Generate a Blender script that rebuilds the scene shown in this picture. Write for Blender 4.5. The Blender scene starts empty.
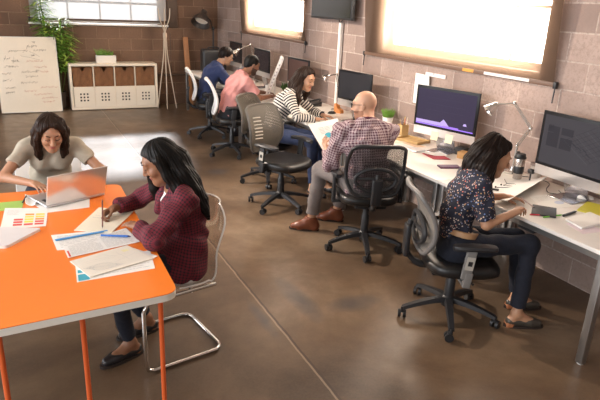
import bpy, bmesh, math, random
import numpy as np
from mathutils import Vector, Matrix

PI = math.pi
scene = bpy.context.scene
COL = scene.collection
RND = random.Random(11)

# ------------------------------------------------------------------ materials
_M = {}


def new_mat(name):
    m = bpy.data.materials.new(name)
    m.use_nodes = True
    nt = m.node_tree
    nt.nodes.clear()
    out = nt.nodes.new('ShaderNodeOutputMaterial')
    b = nt.nodes.new('ShaderNodeBsdfPrincipled')
    nt.links.new(b.outputs[0], out.inputs[0])
    return m, nt, b, out


def N(nt, t, **kw):
    n = nt.nodes.new(t)
    for k, v in kw.items():
        setattr(n, k, v)
    return n


def inp(nt, sock, v):
    if hasattr(v, 'is_output'):
        nt.links.new(v, sock)
    else:
        if isinstance(v, (tuple, list)) and len(v) == 3 and sock.type == 'RGBA':
            v = (*v, 1)
        sock.default_value = v


def mixc(nt, fac, a, b, mode='MIX'):
    n = N(nt, 'ShaderNodeMix', data_type='RGBA', blend_type=mode)
    inp(nt, n.inputs[0], fac)
    inp(nt, n.inputs[6], a)
    inp(nt, n.inputs[7], b)
    return n.outputs[2]


def mth(nt, op, a, b=0.0, c=0.0, clamp=False):
    n = N(nt, 'ShaderNodeMath', operation=op)
    n.use_clamp = clamp
    inp(nt, n.inputs[0], a)
    inp(nt, n.inputs[1], b)
    if len(n.inputs) > 2:
        inp(nt, n.inputs[2], c)
    return n.outputs[0]


def tex_noise(nt, vec, scale, detail=3, rough=.55, dist=0):
    n = N(nt, 'ShaderNodeTexNoise')
    if vec is not None:
        nt.links.new(vec, n.inputs['Vector'])
    n.inputs['Scale'].default_value = scale
    n.inputs['Detail'].default_value = detail
    n.inputs['Roughness'].default_value = rough
    n.inputs['Distortion'].default_value = dist
    return n.outputs[0]


def objco(nt, scale=(1, 1, 1), out='Object'):
    t = N(nt, 'ShaderNodeTexCoord')
    m = N(nt, 'ShaderNodeMapping')
    m.inputs['Scale'].default_value = scale
    nt.links.new(t.outputs[out], m.inputs[0])
    return m.outputs[0]


def attr(nt, name):
    a = N(nt, 'ShaderNodeAttribute')
    a.attribute_name = name
    return a.outputs['Vector']


def sepxyz(nt, v):
    s = N(nt, 'ShaderNodeSeparateXYZ')
    nt.links.new(v, s.inputs[0])
    return s.outputs


def ramp(nt, fac, stops):
    r = N(nt, 'ShaderNodeValToRGB')
    e = r.color_ramp.elements
    e[0].position, e[0].color = stops[0][0], (*stops[0][1], 1)
    e[1].position, e[1].color = stops[-1][0], (*stops[-1][1], 1)
    for p, c in stops[1:-1]:
        x = e.new(p)
        x.color = (*c, 1)
    nt.links.new(fac, r.inputs[0])
    return r.outputs[0]


def bump(nt, b, h, strength=.3, dist=.01):
    n = N(nt, 'ShaderNodeBump')
    n.inputs['Strength'].default_value = strength
    n.inputs['Distance'].default_value = dist
    nt.links.new(h, n.inputs['Height'])
    nt.links.new(n.outputs[0], b.inputs['Normal'])


def mat(name, col, rough=.5, metal=0., var=.0, vscale=20, bmp=0., bscale=200, spec=None, coat=0., sss=0., trans=0., alpha=1., sheen=0.):
    if name in _M:
        return _M[name]
    m, nt, b, out = new_mat(name)
    b.inputs['Roughness'].default_value = rough
    b.inputs['Metallic'].default_value = metal
    if spec is not None:
        b.inputs['Specular IOR Level'].default_value = spec
    b.inputs['Coat Weight'].default_value = coat
    b.inputs['Subsurface Weight'].default_value = sss
    b.inputs['Subsurface Radius'].default_value = (.02, .008, .004)
    b.inputs['Transmission Weight'].default_value = trans
    b.inputs['Alpha'].default_value = alpha
    b.inputs['Sheen Weight'].default_value = sheen
    co = objco(nt)
    nz = tex_noise(nt, co, vscale, 4)
    v = max(var, .03)
    c = mixc(nt, nz, tuple(x * (1 - v) for x in col), tuple(min(1, x * (1 + v)) for x in col))
    nt.links.new(c, b.inputs['Base Color'])
    if bmp:
        bump(nt, b, tex_noise(nt, co, bscale, 3), bmp, .004)
    _M[name] = m
    return m


# ------------------------------------------------------------------ scene objects
def put(o, parent=None):
    COL.objects.link(o)
    if parent is not None:
        o.parent = parent
    return o


def tag(o, label=None, cat=None, group=None, kind=None):
    if label:
        o['label'] = label
    if cat:
        o['category'] = cat
    if group:
        o['group'] = group
    if kind:
        o['kind'] = kind
    return o


def empty(name, loc, label, cat, group=None, rz=0.):
    o = bpy.data.objects.new(name, None)
    o.empty_display_size = .1
    put(o)
    o.location = loc
    o.rotation_euler = (0, 0, rz)
    return tag(o, label, cat, group)


def copy_tree(o, parent=None):
    c = o.copy()
    COL.objects.link(c)
    if parent is not None:
        c.parent = parent
    for ch in list(o.children):
        copy_tree(ch, c)
    return c


class MB:
    """collects shapes into one mesh"""

    def __init__(s):
        s.v, s.f, s.mi, s.uv = [], [], [], {}
        s.cur = 0

    def add(s, vs, fs):
        o = len(s.v)
        s.v += [tuple(v) for v in vs]
        for f in fs:
            s.f.append(tuple(i + o for i in f))
            s.mi.append(s.cur)
        return s

    def slot(s, i):
        s.cur = i
        return s

    def box(s, c, d, R=None, bev=0.):
        bm = bmesh.new()
        bmesh.ops.create_cube(bm, size=1)
        bmesh.ops.scale(bm, vec=d, verts=bm.verts)
        if bev:
            bmesh.ops.bevel(bm, geom=bm.edges[:], offset=min(bev, min(d) * .49), segments=3, affect='EDGES', profile=.5)
        return s.bm(bm, c, R)

    def bm(s, bm, c=(0, 0, 0), R=None):
        if R is not None:
            bmesh.ops.rotate(bm, cent=(0, 0, 0), matrix=R, verts=bm.verts)
        bmesh.ops.translate(bm, vec=c, verts=bm.verts)
        bm.verts.index_update()
        s.add([v.co[:] for v in bm.verts], [[v.index for v in f.verts] for f in bm.faces])
        bm.free()
        return s

    def cyl(s, a, b, r, r2=None, n=16, cap=True):
        return s.tube([a, b], [r, r if r2 is None else r2], n, cap)

    def tube(s, pts, r, n=10, cap=True, closed=False):
        P = [Vector(p) for p in pts]
        m = len(P)
        rs = r if isinstance(r, (list, tuple)) else [r] * m
        T = []
        for i in range(m):
            if closed:
                t = P[(i + 1) % m] - P[i - 1]
            else:
                t = P[min(i + 1, m - 1)] - P[max(i - 1, 0)]
            if t.length < 1e-9:
                t = Vector((0, 0, 1))
            T.append(t.normalized())
        u = T[0].orthogonal().normalized()
        vs, fs = [], []
        for i in range(m):
            if i:
                q = T[i - 1].rotation_difference(T[i])
                u = q @ u
            u = (u - T[i] * u.dot(T[i])).normalized()
            w = T[i].cross(u)
            for k in range(n):
                a = 2 * PI * k / n
                vs.append(P[i] + (u * math.cos(a) + w * math.sin(a)) * rs[i])
        M = m if closed else m - 1
        for i in range(M):
            j = (i + 1) % m
            for k in range(n):
                fs.append((i * n + k, i * n + (k + 1) % n, j * n + (k + 1) % n, j * n + k))
        if cap and not closed:
            fs.append(tuple(range(n))[::-1])
            fs.append(tuple((m - 1) * n + k for k in range(n)))
        return s.add(vs, fs)

    def lathe(s, prof, c=(0, 0, 0), n=24, R=None):
        vs, fs = [], []
        R = R or Matrix.Identity(3)
        for r, z in prof:
            for k in range(n):
                a = 2 * PI * k / n
                vs.append(R @ Vector((r * math.cos(a), r * math.sin(a), z)) + Vector(c))
        for i in range(len(prof) - 1):
            for k in range(n):
                fs.append((i * n + k, i * n + (k + 1) % n, (i + 1) * n + (k + 1) % n, (i + 1) * n + k))
        fs.append(tuple(range(n))[::-1])
        fs.append(tuple((len(prof) - 1) * n + k for k in range(n)))
        return s.add(vs, fs)

    def ball(s, c, r, R=None, n=16):
        bm = bmesh.new()
        bmesh.ops.create_uvsphere(bm, u_segments=n, v_segments=max(6, n // 2), radius=1)
        bmesh.ops.scale(bm, vec=(r, r, r) if not isinstance(r, (tuple, list)) else r, verts=bm.verts)
        return s.bm(bm, c, R)

    def prism(s, poly, axis_o, ax, ay, an, th):
        """polygon (2d) in plane ax, ay at axis_o extruded th along an"""
        o, ax, ay, an = Vector(axis_o), Vector(ax), Vector(ay), Vector(an)
        n = len(poly)
        vs = [o + ax * p[0] + ay * p[1] for p in poly] + [o + ax * p[0] + ay * p[1] + an * th for p in poly]
        fs = [tuple(range(n))[::-1], tuple(range(n, 2 * n))]
        for i in range(n):
            j = (i + 1) % n
            fs.append((i, j, n + j, n + i))
        return s.add(vs, fs)

    def sheet(s, fn, nu, nv, th=0.):
        """fn(u,v)->point, solid sheet of thickness th, with uv"""
        g = [[Vector(fn(i / nu, j / nv)) for j in range(nv + 1)] for i in range(nu + 1)]
        o = len(s.v)
        vs, fs, uvs = [], [], []
        for i in range(nu + 1):
            for j in range(nv + 1):
                vs.append(g[i][j])
        W = nv + 1
        for i in range(nu):
            for j in range(nv):
                fs.append((i * W + j, (i + 1) * W + j, (i + 1) * W + j + 1, i * W + j + 1))
                uvs.append(((i / nu, j / nv), ((i + 1) / nu, j / nv), ((i + 1) / nu, (j + 1) / nv), (i / nu, (j + 1) / nv)))
        base = len(s.f)
        if th:
            nn = []
            for i in range(nu + 1):
                for j in range(nv + 1):
                    a = g[min(i + 1, nu)][j] - g[max(i - 1, 0)][j]
                    b = g[i][min(j + 1, nv)] - g[i][max(j - 1, 0)]
                    nn.append(a.cross(b).normalized())
            K = len(vs)
            vs = vs + [v - n * th for v, n in zip(vs, nn)]
            top = list(fs)
            for f, uvv in zip(top, list(uvs)):
                fs.append(tuple(K + q for q in f[::-1]))
                uvs.append(uvv[::-1])
            ring = [i * W for i in range(nu + 1)] + [nu * W + j for j in range(1, nv + 1)] + [i * W + nv for i in range(nu - 1, -1, -1)] + [j for j in range(nv - 1, 0, -1)]
            for a, b in zip(ring, ring[1:] + ring[:1]):
                fs.append((b, a, K + a, K + b))
                uvs.append(((0, 0),) * 4)
        s.add(vs, fs)
        for i, q in enumerate(uvs):
            s.uv[base + i] = q
        return s

    def build(s, name, mats, parent=None, smooth=40, loc=None):
        me = bpy.data.meshes.new(name)
        me.from_pydata(s.v, [], s.f)
        mats = mats if isinstance(mats, (list, tuple)) else [mats]
        for m in mats:
            me.materials.append(m)
        if any(s.mi):
            me.polygons.foreach_set('material_index', s.mi)
        if s.uv:
            l = me.uv_layers.new(name='UVMap')
            for p in me.polygons:
                q = s.uv.get(p.index)
                if q:
                    for li, t in zip(p.loop_indices, q):
                        l.data[li].uv = t
        bm = bmesh.new()
        bm.from_mesh(me)
        bmesh.ops.recalc_face_normals(bm, faces=bm.faces)
        bm.to_mesh(me)
        bm.free()
        if smooth:
            me.polygons.foreach_set('use_smooth', [True] * len(me.polygons))
            me.set_sharp_from_angle(angle=math.radians(smooth))
        o = bpy.data.objects.new(name, me)
        put(o, parent)
        if loc is not None:
            o.location = loc
        return o


def rot(ax, deg):
    return Matrix.Rotation(math.radians(deg), 3, ax)


def frame(f, up=(0, 0, 1)):
    """3x3 with columns right, forward, up"""
    f = Vector(f).normalized()
    r = f.cross(Vector(up)).normalized()
    u = r.cross(f)
    return Matrix((r, f, u)).transposed()


def bez(p, n=12):
    """catmull-rom through points"""
    P = [Vector(q) for q in p]
    P = [P[0] * 2 - P[1]] + P + [P[-1] * 2 - P[-2]]
    out = []
    for i in range(1, len(P) - 2):
        a, b, c, d = P[i - 1:i + 3]
        for k in range(n):
            t = k / n
            out.append(.5 * ((2 * b) + (c - a) * t + (2 * a - 5 * b + 4 * c - d) * t * t + (3 * b - a - 3 * c + d) * t ** 3))
    out.append(P[-2])
    return out


# ------------------------------------------------------------------ implicit surfaces for bodies and cloth
def V3(*a):
    return np.array(a if len(a) > 1 else a[0], dtype=np.float64)


def rc(a, b, r1, r2=None, k=.02, **kw):
    return dict(t='rc', a=V3(a), b=V3(b), r1=r1, r2=r1 if r2 is None else r2, k=k, **kw)


def ec(a, b, right, rx1, ry1, rx2, ry2, k=.03, **kw):
    return dict(t='ec', a=V3(a), b=V3(b), w=V3(right), rx1=rx1, ry1=ry1, rx2=rx2, ry2=ry2, k=k, **kw)


def el(c, rad, M=None, k=.02, **kw):
    return dict(t='el', c=V3(c), rad=V3(rad), M=np.eye(3) if M is None else np.array(M), k=k, **kw)


def axes_ec(p):
    ax = p['b'] - p['a']
    L = np.linalg.norm(ax)
    ax = ax / L
    w = p['w'] - ax * np.dot(p['w'], ax)
    w /= np.linalg.norm(w)
    return ax, L, w, np.cross(w, ax)


def pdist(p, X):
    if p['t'] == 'rc':
        ba = p['b'] - p['a']
        pa = X - p['a']
        h = np.clip(pa @ ba / max(ba @ ba, 1e-12), 0, 1)
        q = pa - h[..., None] * ba
        d = np.sqrt((q * q).sum(-1)) - (p['r1'] + (p['r2'] - p['r1']) * h)
    elif p['t'] == 'ec':
        ax, L, w, v = axes_ec(p)
        pa = X - p['a']
        t = pa @ ax
        h = np.clip(t / L, 0, 1)
        e = t - h * L
        rx = p['rx1'] + (p['rx2'] - p['rx1']) * h
        ry = p['ry1'] + (p['ry2'] - p['ry1']) * h
        rm = np.minimum(rx, ry)
        x = (pa @ w) / rx
        y = (pa @ v) / ry
        d = (np.sqrt(x * x + y * y + (e / rm) ** 2) - 1) * rm
    else:
        q = ((X - p['c']) @ p['M']) / p['rad']
        l = np.sqrt((q * q).sum(-1))
        g = np.sqrt(((q / p['rad']) ** 2).sum(-1)) + 1e-9
        d = l * (l - 1) / g
    if 'clip' in p:
        for c, n in p['clip']:
            d = np.maximum(d, (X - V3(c)) @ V3(n))
    return d


def pbox(p):
    if p['t'] == 'el':
        r = p['rad'].max()
        return p['c'] - r, p['c'] + r
    r = max(p['r1'], p['r2']) if p['t'] == 'rc' else max(p['rx1'], p['ry1'], p['rx2'], p['ry2'])
    return np.minimum(p['a'], p['b']) - r, np.maximum(p['a'], p['b']) + r


def sdf_mesh(prims, vox=.005, clips=(), noise=None):
    pos = [p for p in prims if not p.get('sub')]
    lo = np.min([pbox(p)[0] for p in pos], 0) - vox * 4
    hi = np.max([pbox(p)[1] for p in pos], 0) + vox * 4
    B = 8
    nb = np.ceil((hi - lo) / (vox * B)).astype(int)
    hd = vox * B * .5 * 1.7321
    gi = np.stack(np.meshgrid(*[np.arange(n) for n in nb], indexing='ij'), -1).reshape(-1, 3)
    cen = lo + (gi + .5) * (vox * B)
    dp = np.stack([pdist(p, cen) for p in pos])
    mn = dp.min(0)
    val = mn.copy()
    for c in clips:
        val = np.maximum(val, c(cen))
    act = (np.abs(val) < hd + .035) | ((np.abs(mn) < hd + .035) & (val < hd + .035))
    # inner surfaces cut by subtraction
    for p in prims:
        if p.get('sub'):
            act |= (np.abs(pdist(p, cen)) < hd + .01) & (val < hd + .03)
    ai = np.nonzero(act)[0]
    lc = np.stack(np.meshgrid(*[np.arange(B)] * 3, indexing='ij'), -1).reshape(-1, 3)
    base = lo + gi[ai] * (vox * B)
    D = np.full((len(ai), B ** 3), 1.0)
    off = (lc + .5) * vox
    pi = 0
    for p in prims:
        if p.get('sub'):
            s = np.nonzero(pdist(p, cen[ai]) < hd + .02)[0]
            if len(s):
                X = base[s][:, None, :] + off[None]
                d = -pdist(p, X)
                k = p['k']
                h = np.maximum(k - np.abs(D[s] - d), 0) / k
                D[s] = np.maximum(D[s], d) + h * h * k * .25
            continue
        k = p['k']
        s = np.nonzero(dp[pi][ai] < np.maximum(mn[ai], -.01) + 2 * hd + k)[0]
        pi += 1
        if not len(s):
            continue
        X = base[s][:, None, :] + off[None]
        d = pdist(p, X)
        h = np.maximum(k - np.abs(D[s] - d), 0) / k
        D[s] = np.minimum(D[s], d) - h * h * k * .25
    if clips or noise:
        for i0 in range(0, len(ai), 2000):
            X = base[i0:i0 + 2000][:, None, :] + off[None]
            if noise:
                D[i0:i0 + 2000] += noise(X)
            for c in clips:
                D[i0:i0 + 2000] = np.maximum(D[i0:i0 + 2000], c(X))
    n = nb * B
    G = np.empty(tuple(nb) + (B, B, B), np.float32)
    G[...] = np.where(val < 0, -1., 1.).reshape(tuple(nb))[..., None, None, None]
    g3 = gi[ai]
    G[g3[:, 0], g3[:, 1], g3[:, 2]] = D.reshape(-1, B, B, B)
    G = G.transpose(0, 3, 1, 4, 2, 5).reshape(tuple(n))
    ins = G < 0
    c = np.zeros(tuple(n - 1), np.int8)
    for dx in (0, 1):
        for dy in (0, 1):
            for dz in (0, 1):
                c += ins[dx:n[0] - 1 + dx, dy:n[1] - 1 + dy, dz:n[2] - 1 + dz]
    cells = np.argwhere((c > 0) & (c < 8))
    idx = np.full(c.shape, -1, np.int32)
    idx[cells[:, 0], cells[:, 1], cells[:, 2]] = np.arange(len(cells))
    cor = np.array([(a, b, d) for a in (0, 1) for b in (0, 1) for d in (0, 1)])
    cv = np.stack([G[cells[:, 0] + o[0], cells[:, 1] + o[1], cells[:, 2] + o[2]] for o in cor], 1)
    acc = np.zeros((len(cells), 3))
    cnt = np.zeros(len(cells))
    for i in range(8):
        for j in range(i + 1, 8):
            if np.abs(cor[i] - cor[j]).sum() == 1:
                a, b = cv[:, i], cv[:, j]
                m = (a < 0) != (b < 0)
                t = np.where(m, a / np.where(m, a - b, 1), 0)
                acc += np.where(m[:, None], cor[i] + (cor[j] - cor[i]) * t[:, None], 0)
                cnt += m
    verts = lo + (cells + acc / cnt[:, None] + .5) * vox
    faces = []
    for ax in range(3):
        s0 = [slice(None)] * 3
        s1 = [slice(None)] * 3
        s0[ax] = slice(0, -1)
        s1[ax] = slice(1, None)
        a, b = ins[tuple(s0)], ins[tuple(s1)]
        for sign in (0, 1):
            e = np.argwhere((a & ~b) if sign == 0 else (~a & b))
            u, w = (ax + 1) % 3, (ax + 2) % 3
            ok = (e[:, u] > 0) & (e[:, w] > 0) & (e[:, u] < n[u] - 1) & (e[:, w] < n[w] - 1)
            e = e[ok]
            q = []
            for du, dw in ((-1, -1), (0, -1), (0, 0), (-1, 0)):
                t = e.copy()
                t[:, u] += du
                t[:, w] += dw
                q.append(idx[t[:, 0], t[:, 1], t[:, 2]])
            q = np.stack(q, 1)
            faces.append(q if sign == 0 else q[:, ::-1])
    faces = np.concatenate(faces)
    faces = faces[(faces >= 0).all(1)]
    # light smoothing
    for _ in range(2):
        s = np.zeros_like(verts)
        k = np.zeros(len(verts))
        for i in range(4):
            a, b = faces[:, i], faces[:, (i + 1) % 4]
            np.add.at(s, a, verts[b])
            np.add.at(k, a, 1)
            np.add.at(s, b, verts[a])
            np.add.at(k, b, 1)
        verts = verts * .5 + .5 * s / np.maximum(k, 1)[:, None]
    return verts, faces


def cloth_uv(verts, prims):
    """per vertex metres around / along the nearest limb"""
    ps = [p for p in prims if p.get('uv') is not None and not p.get('sub')]
    if not ps:
        return None
    D = np.stack([pdist(p, verts) for p in ps])
    bi = D.argmin(0)
    uv = np.zeros((len(verts), 3))
    for i, p in enumerate(ps):
        m = bi == i
        if not m.any():
            continue
        X = verts[m]
        ax = p['b'] - p['a']
        L = np.linalg.norm(ax)
        ax = ax / L
        if p['t'] == 'ec':
            _, _, w, v = axes_ec(p)
            r = (p['rx1'] + p['ry1'] + p['rx2'] + p['ry2']) / 4
        else:
            ref = V3(p.get('ref', (0.3, .2, 1)))
            w = ref - ax * (ref @ ax)
            w /= np.linalg.norm(w)
            v = np.cross(w, ax)
            r = (p['r1'] + p['r2']) / 2
        pa = X - p['a']
        uv[m, 0] = np.arctan2(pa @ v, pa @ w) * r
        uv[m, 1] = pa @ ax + p['uv']
    return uv


def sdf_obj(name, prims, mats, parent, vox=.005, clips=(), noise=None, face_fn=None, smooth=True):
    v, f = sdf_mesh(prims, vox, clips, noise)
    uv = cloth_uv(v, prims)
    o0 = V3(*parent.location) if parent is not None else np.zeros(3)
    me = bpy.data.meshes.new(name)
    me.vertices.add(len(v))
    me.vertices.foreach_set('co', (v - o0).astype(np.float32).ravel())
    me.loops.add(len(f) * 4)
    me.loops.foreach_set('vertex_index', f.astype(np.int32).ravel())
    me.polygons.add(len(f))
    me.polygons.foreach_set('loop_start', np.arange(0, len(f) * 4, 4, dtype=np.int32))
    mats = mats if isinstance(mats, (list, tuple)) else [mats]
    for m in mats:
        me.materials.append(m)
    if face_fn is not None:
        c = v[f].mean(1)
        me.polygons.foreach_set('material_index', face_fn(c).astype(np.int32))
    if smooth:
        me.polygons.foreach_set('use_smooth', np.ones(len(f), bool))
    if uv is not None:
        a = me.attributes.new('cuv', 'FLOAT_VECTOR', 'POINT')
        a.data.foreach_set('vector', uv.astype(np.float32).ravel())
    me.update(calc_edges=True)
    me.validate()
    o = bpy.data.objects.new(name, me)
    return put(o, parent)
# ------------------------------------------------------------------ people
def skin_mat(name, col):
    m, nt, b, out = new_mat(name)
    n = tex_noise(nt, objco(nt), 9, 4)
    c = mixc(nt, n, tuple(x * .86 for x in col), tuple(min(1, x * 1.1) for x in col))
    nt.links.new(c, b.inputs['Base Color'])
    b.inputs['Roughness'].default_value = .5
    b.inputs['Subsurface Weight'].default_value = .12
    b.inputs['Subsurface Radius'].default_value = (.015, .005, .003)
    bump(nt, b, tex_noise(nt, objco(nt), 350, 2), .08, .002)
    return m


def hair_mat(name, col, rough=.46):
    m, nt, b, out = new_mat(name)
    n = tex_noise(nt, objco(nt, (130, 130, 7)), 1, 3, .6)
    c = mixc(nt, n, tuple(x * .45 for x in col), tuple(x * 1.7 for x in col))
    nt.links.new(c, b.inputs['Base Color'])
    b.inputs['Roughness'].default_value = rough
    b.inputs['Specular IOR Level'].default_value = .16
    bump(nt, b, n, .45, .004)
    return m


def wrinkle(nt, b, strength=.5, extra=None):
    n = tex_noise(nt, objco(nt, (9, 9, 16)), 1, 3, .5, .6)
    bump(nt, b, n, strength, .02)


def cloth_plain(name, col, rough=.85, var=.12, ws=.5):
    m, nt, b, out = new_mat(name)
    n = tex_noise(nt, objco(nt), 60, 4)
    nt.links.new(mixc(nt, n, tuple(x * (1 - var) for x in col), tuple(min(1, x * (1 + var)) for x in col)), b.inputs['Base Color'])
    b.inputs['Roughness'].default_value = rough
    b.inputs['Sheen Weight'].default_value = .04
    wrinkle(nt, b, ws)
    return m


def stripes01(nt, x, period, width):
    """1 inside a line of given width fraction"""
    f = mth(nt, 'FRACT', mth(nt, 'DIVIDE', x, period))
    return mth(nt, 'LESS_THAN', f, width)


def cloth_check(name, base, line, dark, period, width):
    m, nt, b, out = new_mat(name)
    s = sepxyz(nt, attr(nt, 'cuv'))
    a = stripes01(nt, s[0], period, width)
    c = stripes01(nt, s[1], period, width)
    col = mixc(nt, mth(nt, 'MULTIPLY', mth(nt, 'ADD', a, c), .5), base, line)
    col = mixc(nt, mth(nt, 'MULTIPLY', a, c), col, dark)
    nt.links.new(col, b.inputs['Base Color'])
    b.inputs['Roughness'].default_value = .85
    wrinkle(nt, b, .5)
    return m


def cloth_stripe(name, c0, c1, period, width):
    m, nt, b, out = new_mat(name)
    s = sepxyz(nt, attr(nt, 'cuv'))
    nt.links.new(mixc(nt, stripes01(nt, s[1], period, width), c0, c1), b.inputs['Base Color'])
    b.inputs['Roughness'].default_value = .85
    wrinkle(nt, b, .4)
    return m


def cloth_floral(name):
    m, nt, b, out = new_mat(name)
    co = objco(nt)
    v = N(nt, 'ShaderNodeTexVoronoi')
    v.inputs['Scale'].default_value = 75
    nt.links.new(co, v.inputs['Vector'])
    hue = ramp(nt, sepxyz(nt, v.outputs['Color'])[0], [(0, (.55, .1, .06)), (.3, (.6, .5, .42)), (.5, (.12, .2, .42)), (.7, (.6, .32, .1)), (1, (.55, .55, .6))])
    dot = mth(nt, 'LESS_THAN', v.outputs['Distance'], .36)
    keep = mth(nt, 'GREATER_THAN', sepxyz(nt, v.outputs['Color'])[1], .38)
    nt.links.new(mixc(nt, mth(nt, 'MULTIPLY', dot, keep), (.016, .018, .035), hue), b.inputs['Base Color'])
    b.inputs['Roughness'].default_value = .8
    wrinkle(nt, b, .5)
    return m


LIP = {}


def hand_prims(wr, d, n, right, curl=.5, s=1., spread=1., thumb=.5, each=None):
    wr, d, n = V3(*wr), V3(*d), V3(*n)
    d /= np.linalg.norm(d)
    n = n - d * (n @ d)
    n /= np.linalg.norm(n)
    t = np.cross(d, n) * (1 if right else -1)
    out = []
    L = [(.040, .025, .020), (.045, .028, .021), (.041, .026, .020), (.033, .020, .017)]
    R = [.0088, .0090, .0086, .0076]
    for i in range(4):
        K = wr + (d * (.084 - .0025 * i * i) + t * (.030 - .020 * i) - n * .002) * s
        out.append(rc(wr + t * (.016 - .011 * i) * s, K, .014 * s, .0108 * s, k=.014))
        cv = each[i] if each else curl
        a = math.radians(32) * cv
        lat = (.10 - .075 * i) * spread
        p = K
        for j in range(3):
            dd = d * math.cos(a) + n * math.sin(a) + t * lat * math.cos(a)
            dd /= np.linalg.norm(dd)
            q = p + dd * L[i][j] * s
            out.append(rc(p, q, (R[i] - .0008 * j) * s, (R[i] - .0008 * (j + 1)) * s, k=.005))
            p = q
            a += math.radians((52, 38, 30)[j]) * cv
    b = wr + (d * .018 + t * .020) * s
    p1 = b + (d * .62 + t * (.75 - .35 * thumb) + n * (.25 + .4 * thumb)) * .040 * s
    p2 = p1 + (d * .88 + t * (.35 - .5 * thumb) + n * (.2 + .3 * thumb)) * .032 * s
    p3 = p2 + (d * .95 + t * (.1 - .5 * thumb) + n * (.2 + .2 * thumb)) * .024 * s
    out += [rc(b, p1, .0145 * s, .0115 * s, k=.014), rc(p1, p2, .0105 * s, .0095 * s, k=.006), rc(p2, p3, .0095 * s, .0075 * s, k=.005)]
    return out


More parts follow.
